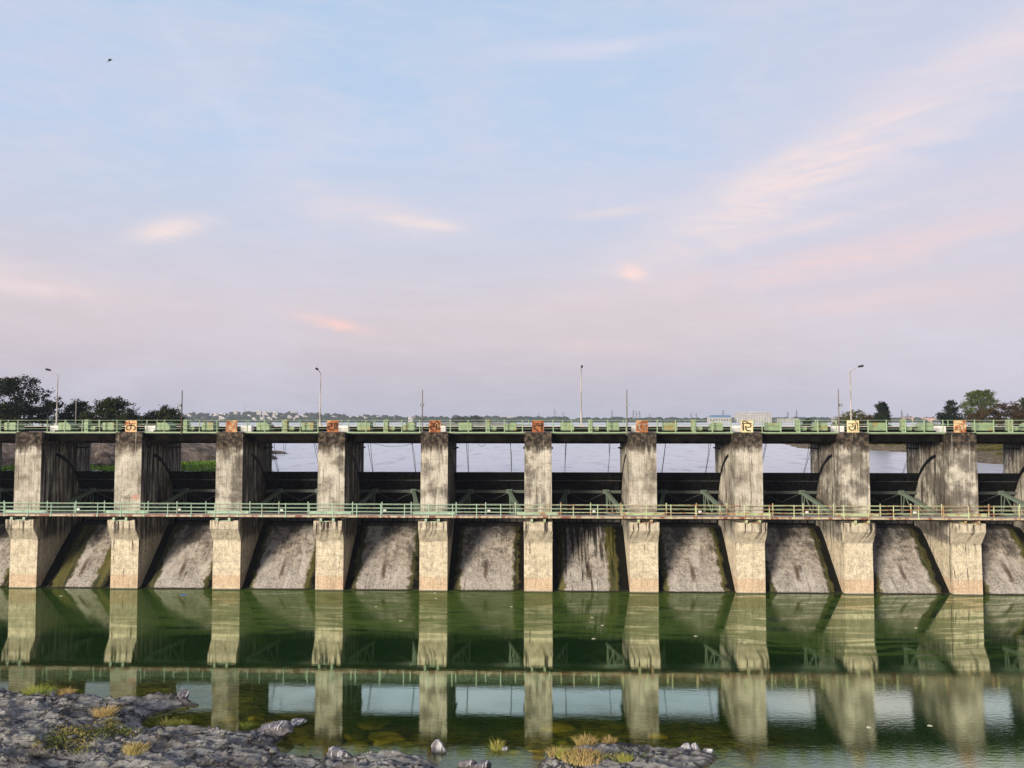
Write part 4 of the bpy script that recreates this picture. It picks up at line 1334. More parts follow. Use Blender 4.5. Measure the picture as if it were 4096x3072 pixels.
tree('brown_tree', 'wide reddish brown tree below and right of the umbrella-crowned tree', 'tree', place(4000, 128, 11.2),
     [(-1.6, 0, 2.6, 2.2, 1.7, 1.5), (1.0, 0, 3.2, 2.1, 1.7, 1.5), (2.6, 0, 2.6, 1.6, 1.4, 1.4), (-3.4, 0, 1.4, 1.3, 1.2, 0.9)], M['leaf_brown'], 300, 30, 0.3, 0.15, (0.2, 1.3), 12, G2, 0.25, 9, grow=1.38)
tree('broadleaf_tree', 'dark tree cut by the right edge of the view', 'tree', place(4110, 134, 11.2),
     [(0, 0, 3.2, 1.8, 1.6, 1.8), (0.3, 0, 5.2, 1.3, 1.2, 1.2), (-1.2, 0, 2.0, 1.3, 1.2, 1.0)], M['leaf_dark'], 200, 30, 0.3, 0.16, (0.2, 1.5), 9, G2, 0.25, 10, grow=1.2)
tree('bush', 'yellow-green bush behind the right street lamp', 'bush', place(3405, 160, 10.9),
     [(-0.6, 0, 2.6, 2.0, 1.6, 1.4), (0.8, 0, 3.2, 1.6, 1.4, 1.5), (-1.8, 0, 1.6, 1.4, 1.3, 1.0)], M['leaf_olive'], 200, 28, 0.3, 0.17, (0.12, 0.8), 8, G2, 0.25, 11, grow=1.3)
tree('bush', 'brownish bush right of the yellow-green bush behind the street lamp', 'bush', place(3470, 158, 10.9),
     [(0, 0, 2.1, 1.6, 1.4, 1.3), (1.3, 0, 1.7, 1.2, 1.2, 1.1)], M['leaf_brown'], 130, 28, 0.3, 0.17, (0.12, 0.7), 7, G2, 0.25, 12, grow=1.45)
tree('bush', 'small dark bush by the water between the two cream signs', 'bush', place(3228, 230, 10.2),
     [(0, 0, 2.9, 1.7, 1.4, 1.2), (0.4, 0, 4.2, 1.1, 1.0, 0.8), (-0.4, 0, 1.4, 1.8, 1.3, 1.0)], M['leaf_black'], 130, 26, 0.32, 0.2, (0.14, 0.8), 7, G2, 0.25, 13)
tree('bush', 'low dark bush in front of the pointed tree, left of the faded letter sign', 'bush', place(3740, 126, 10.9),
     [(0, 0, 1.5, 1.5, 1.3, 1.1), (-1.2, 0, 1.0, 1.0, 1.0, 0.8), (1.6, 0, 1.1, 1.2, 1.0, 0.9)], M['leaf_dark'], 130, 28, 0.28, 0.15, (0.1, 0.7), 6, G2, 0.25, 14, grow=1.35)
for px, h, w, lab, sd in ((1835, 4.6, 10, 'left one of two rounded trees on the low island', 15), (1898, 5.2, 12, 'right one of two rounded trees on the low island', 16)):
    tree('island_tree', lab, 'tree', place(px, 705, 11.6), [(0, 0, h * 0.75, w * 0.55, 4, h * 0.6), (w * 0.3, 0, h * 0.55, w * 0.4, 3, h * 0.45), (-w * 0.3, 0, h * 0.5, w * 0.4, 3, h * 0.45)], M['leaf_dark'], 160, 22, 0.6, 0.5, (0.3, 1.6), 7, 'trees on the low island', 0.2, sd)

# bushes along the left bank rocks
for k, (px, D, w, h) in enumerate(((60, 95, 3.0, 1.6), (215, 99, 2.6, 1.3), (400, 96, 2.4, 1.2), (790, 104, 2.8, 1.6), (690, 108, 2.4, 1.5), (860, 108, 2.0, 1.2))):
    tree('scrub', ('dry brown scrub on the rocks left of the unsigned far left pier', 'dry scrub on the rocks seen just right of the unsigned far left pier', 'dry scrub on the rocks left of the ka sign pier',
                   'brown scrub hanging over the rocks midway between the ka and patchy sign piers', 'brown scrub over the rocks just right of the ka sign pier', 'small scrub on the rocks just left of the patchy rusted sign pier')[k], 'shrub', place(px, D, 11.3),
         [(0, 0, h * 0.5, w * 0.6, 1.0, h * 0.5), (w * 0.4, 0, h * 0.35, w * 0.4, 0.8, h * 0.4)], M['leaf_brown'], 80, 20, 0.22, 0.11, (0.05, 0.4), 6, 'scrub on the left bank rocks', 0.2, 40 + k)

# rocks lying along the left shore
ROCKS = []


def rock(name, label, cat, loc, s, m, seed, group=None, sub=3, rough=0.35):
    import bmesh
    bm = bmesh.new()
    bmesh.ops.create_icosphere(bm, subdivisions=sub, radius=1.0)
    rng = np.random.default_rng(seed)
    pl = [(Vector(rng.normal(size=3)).normalized(), rng.uniform(0.55, 0.9)) for _ in range(9)]
    for v in bm.verts:
        for n, d in pl:
            e = v.co.dot(n)
            if e > d:
                v.co -= n * (e - d) * 0.9
        nn = fbm(np.array([v.co.x * 2 + seed]), np.array([v.co.y * 2 + v.co.z * 1.7]), 3, seed)[0] - 0.5
        v.co *= 1 + nn * rough
        v.co = Vector((v.co.x * s[0], v.co.y * s[1], v.co.z * s[2]))
    me = bpy.data.meshes.new(name)
    bm.to_mesh(me); bm.free()
    o = link(name, me, m, None, loc)
    return tag(o, label, cat, group)


for k in range(22):
    rr = random.Random(k)
    px = rr.choice((rr.uniform(0, 50), rr.uniform(365, 450), rr.uniform(730, 870)))
    D = (85 if px < 500 else 96) + rr.uniform(0, 6)
    s = rr.uniform(0.35, 0.8)
    rock('shore_rock', 'grey boulder on the left shore seen through the left bays', 'rock', place(px, D, ZU + 0.2 + (D - (85 if px < 500 else 96)) * 0.35), (s * 1.4, s, s * 0.8), M['bank_l'], 100 + k, 'boulders along the left shore', 2)
# floating plants before the left shore
rng = np.random.default_rng(5)
HP = [(-62, 8.5), (-27, 8.5), (-27.5, 11), (-33, 15), (-35.5, 27), (-40, 29), (-44, 24), (-48, 19), (-62, 16)]
cx, cy_ = rng.uniform(-62, -26, 26000), rng.uniform(8.3, 30, 26000)
ok = (sdist(cx, cy_, HP) + (fbm(cx * 0.5, cy_ * 0.5, 3, 9) - 0.5) * 3) > 0
C = np.stack([cx[ok], cy_[ok], ZU + 0.04 + 0.16 * rng.random(ok.sum()) + 0.22 * fbm(cx[ok] * 0.6, cy_[ok] * 0.6, 3, 4)], 1)
V, Q = leaf_quads(C, 0.14, 0.75, rng)
tag(np_mesh('floating_plants', V, Q, M['hyacinth']), 'bright green floating water plants before the left shore', 'water plants', kind='stuff')
# grass of the right bank
cx, cy_ = rng.uniform(48, 100, 60000), rng.uniform(20, 105, 60000)
RB = [(260, 6), (62, 18), (55.5, 26), (55.0, 33), (60, 50), (63, 58), (58, 67), (53, 71), (49, 77), (52, 95), (64, 150), (260, 330)]
d = sdist(cx, cy_, RB)
ok = (d > 4) & (fbm(cx * 0.15, cy_ * 0.15, 3, 14) + np.clip(d, 0, 12) * 0.02 > 0.58)
cx, cy_, d = cx[ok], cy_[ok], d[ok]
C = np.stack([cx, cy_, ZU + 2.1 * (1 - np.exp(-d * 0.22 / 2.1)) + 0.1 + 0.2 * rng.random(len(cx))], 1)
V, Q = leaf_quads(C, 0.16, 0.0, rng)
tag(np_mesh('bank_grass', V, Q, M['leaf_olive']), 'rough grass covering the right bank', 'grass', kind='stuff')

# far wood: one mass of distant crowns along the far shore
import bmesh
bm = bmesh.new(); bmesh.ops.create_icosphere(bm, subdivisions=2, radius=1.0)
IV = np.array([v.co[:] for v in bm.verts]); IF = np.array([[v.index for v in f.verts] for f in bm.faces]); bm.free()
rng = np.random.default_rng(21)
n = 2600
fx = rng.uniform(-1250, 1350, n)
fy = 1312 + rng.random(n) ** 1.6 * 330
fr_ = 2.2 + 4.2 * rng.random(n) ** 2.0
Vs, Fs = [], []
for k in range(n):
    z0 = far_z(np.array([fx[k]]), np.array([fy[k]]))[0]
    nn = 0.75 + 0.5 * rng.random(len(IV))
    Pn = IV * nn[:, None] * np.array([fr_[k] * 1.35, fr_[k], fr_[k] * 0.85]) + np.array([fx[k], fy[k], z0 + fr_[k] * 0.6])
    Vs.append(Pn); Fs.append(IF + k * len(IV))
tag(np_mesh('far_wood', np.concatenate(Vs), np.concatenate(Fs), M['wood_far']), 'hazy belt of trees along the far shore of the lake', 'wood', kind='stuff')


# ------------------------------------------------------------------ buildings and pylons across the lake
def building(name, label, px0, px1, pytop, D, floors, m, group=None, depth=14, roof=None, zbase=None):
    p0, p1 = by(px0, pytop, CAM_Y + D), by(px1, pytop, CAM_Y + D)
    w, zt = p1.x - p0.x, p0.z
    zb = far_z(np.array([(p0.x + p1.x) / 2]), np.array([p0.y]))[0] - 0.5 if zbase is None else zbase
    h = max(zt - zb, 3)
    root = empty(name, ((p0.x + p1.x) / 2, p0.y, zb), label, 'building', group)
    b = MB(); b.box(-w / 2, w / 2, 0, depth, 0, h)
    b.build('wall', m, root)
    b = MB(); b.extrude_x([(-0.5, h), (depth + 0.5, h), (depth + 0.5, h + 0.5), (depth * 0.5, h + 4.2), (-0.5, h + 0.9)], -w * 0.42, w * 0.48) if roof == 'blue' else b.box(-w / 2 - 0.5, w / 2 + 0.5, -0.5, depth + 0.5, h, h + 0.5)
    if roof == 'stack':
        for k in range(4):
            x = -w / 2 + w * (0.12 + 0.24 * k)
            b.box(x, x + w * 0.07, 2, 7, h + 0.501, h + 2.2)
    b.build('roof', M['blue_roof'] if roof == 'blue' else m, root)
    nc = max(2, int(w / 4.5))
    for f in range(floors):
        z = h * (f + 0.35) / floors
        b = MB()
        for k in range(nc):
            x = -w / 2 + w * (k + 0.3) / nc
            b.box(x, x + w / nc * 0.45, -0.05, 0.2, z, z + h / floors * 0.42)
        b.build('window_row', M['window'], root)
    return root


building('hospital_block', 'long pale five-storey block across the lake behind the bold black cream sign', 2948, 3086, 1651, 1340, 5, M['house'], None, 22, 'stack')
building('sheet_roof_hall', 'low white hall with a bright blue roof across the lake', 2838, 2926, 1670, 1330, 1, M['house'], None, 20, 'blue')
building('lakeside_house', 'cream low block right of the long five-storey block across the lake', 3090, 3195, 1675, 1360, 2, M['house'])
building('lakeside_house', 'small pale house with a flat roof left of the right street lamp, far shore', 3338, 3356, 1671, 1350, 1, M['house'])
building('pavilion', 'hazy pavilion on the far shore left of the thin pole at the arched letter pier', 1640, 1685, 1670, 1420, 2, M['house'], None, 16)
building('tower_block', 'hazy tower block behind the low island, left one of the pair', 1936, 1962, 1663, 1900, 6, M['house'])
building('tower_block', 'wide hazy tower block between the island and the open ta sign', 1985, 2072, 1667, 2000, 5, M['house'])
for k, (a, c, tp_) in enumerate(((3616, 3660, 1671), (3664, 3700, 1674), (3700, 3746, 1672))):
    building('pink_block', ('leftmost pinkish block on the far shore right of the column-shaped tree', 'middle low pinkish block on the far shore right of the column-shaped tree', 'pinkish block on the far shore closest to the pointed tree')[k], a, c, tp_, 1400, 3, M['house_pink'], 'pinkish blocks on the far right shore')
building('white_block_row', 'long white low building on the far right shore left of the column-shaped tree', 3498, 3540, 1675, 1400, 2, M['house'])
b = MB()
rh = random.Random(3)
for k in range(46):
    px = rh.uniform(745, 1240) if k < 34 else rh.uniform(1240, 1760)
    Yd = rh.uniform(1335, 1600)
    xx = by(px, 1678, Yd).x
    z0 = far_z(np.array([xx]), np.array([Yd]))[0]
    w, h = rh.uniform(5, 11), rh.uniform(4.5, 8.0)
    root = empty('hillside_house', (xx, Yd, z0), 'small pale house among the trees of the far left shore', 'house', 'pale houses on the far left shore')
    bb = MB(); bb.box(-w / 2, w / 2, 0, 7, -1, h); bb.box(-w / 2, w * 0.1, 0.5, 6, h + 0.002, h + 2.2)
    bb.build('wall', M['house'], root)
    bb = MB()
    for q in range(2):
        bb.box(-w * 0.35 + q * w * 0.4, -w * 0.15 + q * w * 0.4, -0.06, 0.2, h * 0.5, h * 0.78)
    bb.build('windows', M['window'], root)

PYL = [(2155, 1650), (2219, 1636), (2253, 1647), (2448, 1639), (2533, 1639), (2545, 1644), (2558, 1643), (2599, 1655), (2764, 1650), (2785, 1651), (2892, 1639), (1420, 1665), (3151, 1646), (3186, 1639), (3607, 1640), (3630, 1652), (3372, 1645)]


def make_pylon():
    H = 30.0
    b = MB()
    tp = [(0, 3.0), (0.5, 1.5), (0.62, 0.9), (1.0, 0.35)]

    def hw(s):
        for (a, wa), (c, wc) in zip(tp, tp[1:]):
            if s <= c:
                return wa + (wc - wa) * (s - a) / (c - a)
        return tp[-1][1]
    lv = [0, 0.2, 0.38, 0.54, 0.68, 0.8, 0.9, 1.0]
    for s0, s1 in zip(lv, lv[1:]):
        w0, w1 = hw(s0), hw(s1)
        c0 = [Vector((a * w0, c * w0, s0 * H)) for a, c in ((-1, -1), (1, -1), (1, 1), (-1, 1))]
        c1 = [Vector((a * w1, c * w1, s1 * H)) for a, c in ((-1, -1), (1, -1), (1, 1), (-1, 1))]
        for k in range(4):
            b.bar(c0[k], c1[k], 0.5, 0.5)
            b.bar(c0[k], c1[(k + 1) % 4], 0.2, 0.2)
            b.bar(c1[k], c0[(k + 1) % 4], 0.2, 0.2)
    me = b
    a = MB()
    for s, L in ((0.68, 5.0), (0.8, 4.2), (0.92, 3.4)):
        z = s * H
        a.bar((-L, 0, z), (L, 0, z), 0.3, 0.3)
        a.bar((-L, 0, z), (0, 0, z + 1.4), 0.22, 0.22); a.bar((L, 0, z), (0, 0, z + 1.4), 0.22, 0.22)
    return me, a


pm, pa = make_pylon()
py0 = None
for px, py in PYL:
    D = 1480
    p = by(px, py, CAM_Y + D)
    zb = far_z(np.array([p.x]), np.array([p.y]))[0]
    if py0 is None:
        o = empty('pylon', (0, 0, 0)); pm.build('lattice_mast', M['pylon'], o); pa.build('crossarms', M['pylon'], o); py0 = o
    else:
        o = dup(py0)
    o.location = (p.x, p.y, zb)
    s = (p.z - zb) / 30.0
    o.scale = (s, s, s)
    tag(o, 'hazy lattice power pylon on the far shore', 'pylon', 'power pylons on the far shore')
p = by(981, 1622, CAM_Y + 1600)
zb = far_z(np.array([p.x]), np.array([p.y]))[0]
b = MB(); b.tube([(0, 0, 0), (0, 0, p.z - zb)], [0.5, 0.25], 6)
tag(b.build('radio_mast', M['pylon'], None), 'thin lone mast on the wooded hill right of the patchy rusted sign', 'mast').location = (p.x, p.y, zb)
p = by(1579, 1661, CAM_Y + 1450)
b = MB(); b.tube([(0, 0, 0), (0, 0, p.z - 10)], [1.5, 1.1], 10)
tag(b.build('chimney_stack', M['pylon'], None), 'short thick stack on the far shore left of the pavilion', 'chimney').location = (p.x, p.y, 10)

# ------------------------------------------------------------------ foreground grass, stones, litter
def rz(x, y):
    return float(rock_height(np.array([[x]]), np.array([[y]]))[0, 0])


def tuft(px, py, hgt, spread, m, label, n=110, seed=0, dz=0.0):
    n, hgt = int(n * 1.7), hgt * 1.35
    p = bz(px, py, 0.12)
    rng = np.random.default_rng(seed)
    z0 = max(rz(p.x, p.y), -0.05) + dz
    a = rng.uniform(0, 2 * PI, n)
    r = spread * np.sqrt(rng.random(n))
    bx, by_ = r * np.cos(a), r * np.sin(a) * 0.8
    L = hgt * rng.uniform(0.45, 1.0, n) * (1 - 0.35 * (r / spread))
    lean = rng.normal(0.0, 0.35, n) + 0.25 * np.cos(a)
    lean2 = rng.normal(0.0, 0.3, n)
    w = 0.010 + 0.009 * rng.random(n)
    V = np.zeros((n, 6, 3))
    for k, (s, ww) in enumerate(((0, 1.0), (0.55, 0.8), (1.0, 0.15))):
        cx = bx + lean * L * s ** 1.7
        cy = by_ + lean2 * L * s ** 1.7
        cz = L * s * (1 - 0.18 * s)
        V[:, 2 * k, :] = np.stack([cx - w * ww, cy, cz], 1)
        V[:, 2 * k + 1, :] = np.stack([cx + w * ww, cy, cz], 1)
    base = (np.arange(n) * 6)[:, None]
    Q = np.concatenate([base + np.array([[0, 1, 3, 2]]), base + np.array([[2, 3, 5, 4]])])
    o = np_mesh('grass_tuft', V.reshape(-1, 3), Q, m)
    o.location = (p.x, p.y, z0)
    return tag(o, label, 'grass tuft', 'grass tufts on the rocks')


TUFTS = [(150, 2808, 0.75, 0.75, 'grass_green', 'wide yellow-green grass tuft on the rock tip at the far left', 260),
         (255, 2800, 0.40, 0.55, 'grass_dry', 'low dry tuft right of the wide far left tuft', 150),
         (420, 2905, 0.75, 0.42, 'grass_dry', 'tall straw-coloured tuft alone in the middle of the left rock', 200),
         (665, 2906, 0.60, 0.38, 'grass_green', 'green tuft at the inlet, left one of two', 150),
         (735, 2902, 0.55, 0.28, 'grass_green', 'green tuft at the inlet, right one of two', 110),
         (985, 2905, 0.45, 0.20, 'grass_green', 'single thin green weed standing at the water edge before the shallows', 50),
         (545, 3062, 0.50, 0.50, 'grass_dry', 'pale straw tuft at the lower edge right of the green weeds', 190),
         (165, 2825, 0.30, 0.25, 'grass_dry', 'tiny dry tuft below the wide far left tuft', 60),
         (1988, 2985, 0.55, 0.22, 'grass_green', 'small green tuft on the stone in the shallows', 70),
         (2345, 2992, 0.62, 0.40, 'grass_dry', 'tall orange and green tuft at the top of the small islet', 190),
         (2435, 2984, 0.45, 0.25, 'grass_dry', 'short dry tuft right of the tall islet tuft', 90),
         (2225, 3030, 0.60, 0.30, 'grass_dry', 'dry tuft at the left tip of the small islet', 110),
         (2330, 3062, 0.40, 0.9, 'grass_dry', 'broad low straw patch across the small islet', 330),
         (2265, 3050, 0.40, 0.4, 'grass_green', 'greenish low tuft left of the broad straw patch', 150),
         (2500, 3066, 0.35, 0.3, 'grass_green', 'small green tuft on the right half of the islet', 90)]
for k, (px, py, h, s, m, lab, n) in enumerate(TUFTS):
    tuft(px, py, h, s, M[m], lab, n, 60 + k)
# weeds spread over the left rock
rng = np.random.default_rng(8)
pts = []
for (px, py, sx, sy, n) in ((330, 2985, 120, 30, 900), (260, 3020, 90, 30, 700), (440, 2945, 40, 25, 300), (470, 2975, 90, 18, 400), (180, 3045, 60, 25, 250), (330, 3050, 40, 20, 160), (2420, 3050, 170, 18, 350)):
    for _ in range(int(n * 1.9)):
        p = bz(rng.normal(px, sx * 0.5), rng.normal(py, sy * 0.5), 0.2)
        pts.append((p.x, p.y))
P = np.array(pts)
H = rock_height(P[:, 0][None, :], P[:, 1][None, :])[0]
ok = H > 0.03
C = np.stack([P[ok, 0], P[ok, 1], H[ok] + 0.03 + 0.08 * rng.random(ok.sum())], 1)
V, Q = leaf_quads(C, 0.045, 0.1, rng)
tag(np_mesh('low_weeds', V, Q, mat_leaf('weed_leaves', (0.15, 0.18, 0.05), (0.30, 0.25, 0.09), (0.09, 0.13, 0.035))), 'low green and yellow weeds creeping over the left rock', 'weeds', kind='stuff')

t = NT('guano_streaked_stone')
p = t.objc()
x, y, z = t.sep(p)
a2, a3 = t.noise(p, 3.0, 6, 0.7), t.noise(p, 14, 5, 0.7)
st = t.noise(t.comb(t.m('MULTIPLY', x, 7), t.m('MULTIPLY', y, 2), t.m('MULTIPLY', z, 1.2)), 1.2, 5, 0.65)
c = t.mix(t.sm(a2, 0.35, 0.65), (0.20, 0.19, 0.21), (0.08, 0.075, 0.08))
c = t.mix(t.m('MULTIPLY', t.sm(st, t.m('SUBTRACT', 0.62, t.attr('white')), 0.66), t.sm(z, -0.1, 0.12)), c, (0.66, 0.66, 0.68))
M['stone'] = t.fin(c, 0.85, t.bump(t.m('ADD', a2, a3), 0.7, 0.04), 0.25)
STONES = [(1354, 3044, 0.62, 0.45, 0.42, 0.10, 'largest dark boulder with white runs at the end of the left rock'),
          (1750, 2998, 0.46, 0.36, 0.42, 0.22, 'white-streaked pointed stone standing in the shallows'),
          (1868, 3058, 0.48, 0.3, 0.28, 0.02, 'dark stone at the lower edge, left one of two'),
          (1930, 3062, 0.50, 0.32, 0.26, 0.02, 'dark stone at the lower edge, right one of two'),
          (2010, 2990, 0.36, 0.25, 0.14, 0.10, 'flat pale stone carrying the small green tuft'),
          (2750, 3006, 0.28, 0.22, 0.26, 0.30, 'pale rounded stone on the islet, left one of three together'),
          (2782, 3003, 0.24, 0.2, 0.28, 0.30, 'pale upright stone on the islet, middle one of three together'),
          (2828, 3010, 0.26, 0.2, 0.18, 0.30, 'pale flat stone at the right end of the islet'),
          (2718, 3009, 0.18, 0.15, 0.12, 0.30, 'smallest pale stone left of the three islet stones'),
          (1170, 2888, 0.55, 0.35, 0.10, 0.12, 'low stone breaking the surface beyond the flat slab'),
          (1195, 2880, 0.42, 0.3, 0.13, 0.16, 'grey stone breaking the surface, nearest the open water'),
          (1105, 2946, 0.85, 0.6, 0.34, 0.05, 'flat grey slab at the edge of the left rock by the shallows'),
          (735, 2804, 0.35, 0.3, 0.35, 0.04, 'reddish round stone on the upper point of the left rock')]
for k, (px, py, a, b_, c_, wv, lab) in enumerate(STONES):
    p = bz(px, py, 0.05)
    o = rock('stone', lab, 'stone', (p.x, p.y, max(rz(p.x, p.y), -0.08) + c_ * 0.35), (a, b_, c_), M['stone'], 300 + k, 'stones at the water edge', 4, 0.45)
    o['white'] = float(wv)
rng = np.random.default_rng(77)
Vs, Fs, off = [], [], 0
CUBE = np.array([(-1, -1, -1), (1, -1, -1), (1, 1, -1), (-1, 1, -1), (-1, -1, 1), (1, -1, 1), (1, 1, 1), (-1, 1, 1)], float)
CF = np.array([(0, 3, 2, 1), (4, 5, 6, 7), (0, 1, 5, 4), (1, 2, 6, 5), (2, 3, 7, 6), (3, 0, 4, 7)])
for k in range(520):
    p = bz(rng.uniform(-80, 1750) if k < 430 else rng.uniform(2150, 2870), rng.uniform(2745, 3110) if k < 430 else rng.uniform(2960, 3110), 0.2)
    h = rz(p.x, p.y)
    if h < 0.06:
        continue
    sz = 0.03 + 0.15 * rng.random() ** 4.5
    P_ = (CUBE * rng.uniform(0.5, 1.1, (8, 3))) * np.array([sz * 1.4, sz, sz * 0.6])
    a = rng.uniform(0, 6.28)
    P_ = np.stack([P_[:, 0] * math.cos(a) - P_[:, 1] * math.sin(a), P_[:, 0] * math.sin(a) + P_[:, 1] * math.cos(a), P_[:, 2] + 0.3 * P_[:, 0] * rng.normal()], 1)
    Vs.append(P_ + np.array([p.x, p.y, h + sz * 0.2])); Fs.append(CF + off); off += 8
tag(np_mesh('loose_rubble', np.concatenate(Vs), np.concatenate(Fs), M['rock']), 'broken rubble strewn over the grey rock', 'rubble', kind='stuff')
M['sunk'] = simple('sunken_stone', (0.42, 0.33, 0.07), (0.26, 0.22, 0.05), 2.0, bump=0.5)
rs = random.Random(4)
for k, (px, py) in enumerate([(925, 2866), (1020, 2868), (1190, 2912), (1235, 2905), (1205, 2935), (1420, 2970), (1500, 2880), (1540, 2930), (1560, 2952), (1410, 2935), (1270, 2990), (2050, 3012), (2180, 3035), (2150, 3000), (2635, 2935), (2230, 2900), (1310, 2960), (1405, 2998), (1180, 2960), (1245, 2965)]):
    p = bz(px, py, -0.12)
    s = rs.uniform(0.35, 0.75)
    rock('sunken_stone', 'yellow-green stone lying under the shallow water near the rocks', 'stone', (p.x, p.y, -0.30), (s * 1.3, s * 0.9, 0.24), M['sunk'], 500 + k, 'stones under the shallow water', 3, 0.4)

# litter on the water
M['blue'] = simple('blue_plastic', (0.05, 0.22, 0.60), None)
M['scrap'] = simple('pale_scrap', (0.62, 0.60, 0.50), (0.5, 0.48, 0.36), 3)


def scrap(px, py, s, m, label, seed, group=None):
    p = bz(px, py, 0.0)
    rng = np.random.default_rng(seed)
    n = 9
    V = [(0, 0, 0.05 * s / 0.3)]
    for k in range(n):
        a = 2 * PI * k / n
        r = s * (0.6 + 0.5 * rng.random())
        V.append((r * math.cos(a), r * 0.7 * math.sin(a), 0.012 + 0.02 * rng.random()))
    V += [(x * 0.9, y * 0.9, -0.02) for x, y, z in V[1:]]
    b = MB()
    fs = [(0, 1 + k, 1 + (k + 1) % n) for k in range(n)] + [(1 + (k + 1) % n, 1 + k, 1 + n + k, 1 + n + (k + 1) % n) for k in range(n)] + [tuple(range(2 * n, n, -1))]
    b.add(V, fs)
    o = b.build('floating_litter', m, None)
    o.location = (p.x, p.y, 0)
    tag(o, label, 'litter', group)


scrap(735, 2380, 0.30, M['blue'], 'blue plastic scrap floating near the patchy rusted sign pier', 1, 'litter floating on the river')
for k, (px, py) in enumerate([(245, 2384), (483, 2384), (862, 2396), (135, 2357), (790, 2355), (1741, 2372), (1744, 2394), (1603, 2484), (2046, 2427), (2370, 2470), (2410, 2502), (2375, 2555), (3475, 2910), (3720, 2903), (3665, 2512), (2980, 2572), (1504, 2427), (265, 2358), (2783, 2545)]):
    scrap(px, py, 0.14, M['scrap'], 'pale scrap floating on the green river water', 10 + k, 'litter floating on the river')

# ------------------------------------------------------------------ bird
p = by(440, 242, 10.0)
b = MB()
b.tube([(-0.20, 0, 0), (-0.12, 0, 0.01), (0.0, 0, 0.015), (0.13, 0, 0.01), (0.2, 0, 0.0)], [0.015, 0.05, 0.06, 0.045, 0.012], 8)
b.add([(-0.2, 0, 0), (-0.36, 0.05, 0), (-0.36, -0.05, 0), (-0.28, 0, 0.02)], [(0, 1, 3), (0, 3, 2), (0, 2, 1), (1, 2, 3)])
for s in (-1, 1):
    b.add([(0.10, 0.03 * s, 0.02), (-0.06, 0.03 * s, 0.02), (0.08, 0.25 * s, 0.11), (-0.06, 0.24 * s, 0.10), (-0.10, 0.50 * s, 0.02), (0.02, 0.03 * s, 0.045), (0.0, 0.25 * s, 0.125)],
          [(0, 2, 6, 5), (5, 6, 3, 1), (2, 4, 6), (6, 4, 3), (0, 1, 3, 2), (2, 3, 4)])
bo = b.build('flying_bird', M['bird'], None)
bo.location = p
bo.rotation_euler = (R(10), R(-27), R(5))
bo.scale = (1.35, 0.40, 1.2)
tag(bo, 'small dark bird flying in the upper left sky', 'bird')

# ------------------------------------------------------------------ haze
b = MB(); b.box(-3600, 3600, -175, 3300, -5.5, 60)
hz = b.build('haze', None)
hm = bpy.data.materials.new('haze')
hm.use_nodes = True
hm.node_tree.nodes.clear()
ho = hm.node_tree.nodes.new('ShaderNodeOutputMaterial')
hv = hm.node_tree.nodes.new('ShaderNodeVolumePrincipled')
hv.inputs['Color'].default_value = (0.72, 0.82, 1.0, 1)
hv.inputs['Density'].default_value = 0.00018
hm.node_tree.links.new(hv.outputs[0], ho.inputs['Volume'])
hz.data.materials.append(hm)
tag(hz, kind='stuff')

# ------------------------------------------------------------------ sky and sun
SUN_AZ, SUN_EL = R(218), R(13)      # azimuth clockwise from +y
sd = Vector((math.sin(SUN_AZ) * math.cos(SUN_EL), math.cos(SUN_AZ) * math.cos(SUN_EL), math.sin(SUN_EL)))
sun = bpy.data.lights.new('sun', 'SUN')
sun.energy = 5.0
sun.angle = R(18)
sun.color = (1.0, 0.88, 0.715)
so = bpy.data.objects.new('sun', sun)
COL.objects.link(so)
so.rotation_euler = (-sd).to_track_quat('-Z', 'Y').to_euler()
so.location = (-60, -120, 80)

w = bpy.data.worlds.new('World')
SC.world = w
w.use_nodes = True


class WT(NT):
    def __init__(s, tree):
        s.t = tree


t = WT(w.node_tree)
bg = w.node_tree.nodes['Background']
D_ = t.n('ShaderNodeTexCoord').outputs['Generated']
x, y, z = t.sep(D_)
el = t.m('MULTIPLY', t.m('ARCSINE', z), 180 / PI)
az = t.m('MULTIPLY', t.m('ARCTAN2', x, y), 180 / PI)
ramp = t.n('ShaderNodeValToRGB')
t.put(ramp.inputs[0], t.m('DIVIDE', el, 60.0))
cr = ramp.color_ramp
stops = [(0.0, (0.51, 0.50, 0.61)), (3, (0.575, 0.535, 0.62)), (5.5, (0.66, 0.585, 0.645)), (8, (0.69, 0.61, 0.66)), (13, (0.605, 0.645, 0.775)), (19, (0.52, 0.65, 0.86)), (28, (0.47, 0.63, 0.85)), (60, (0.20, 0.29, 0.48))]
while len(cr.elements) < len(stops):
    cr.elements.new(0.5)
for e, (p_, c_) in zip(cr.elements, stops):
    e.position = p_ / 60.0
    e.color = (*c_, 1)
col = ramp.outputs[0]
n1 = t.noise(t.vm('MULTIPLY', D_, (1.0, 1.0, 2.6)), 2.4, 5, 0.55, 0.6)
n2 = t.noise(t.vm('MULTIPLY', D_, (1.0, 1.0, 4.0)), 7.0, 6, 0.6, 0.8)
# the right half of the sky is veiled in pale lavender pink
veil = t.m('MULTIPLY', t.sm(t.m('ADD', az, t.m('MULTIPLY', t.m('SUBTRACT', n1, 0.5), 40)), -2, 38), 0.55)
col = t.mix(veil, col, (0.67, 0.64, 0.76))
soft = t.m('MULTIPLY', t.sm(n1, 0.42, 0.68), 0.45)
col = t.mix(soft, col, (0.70, 0.68, 0.80))


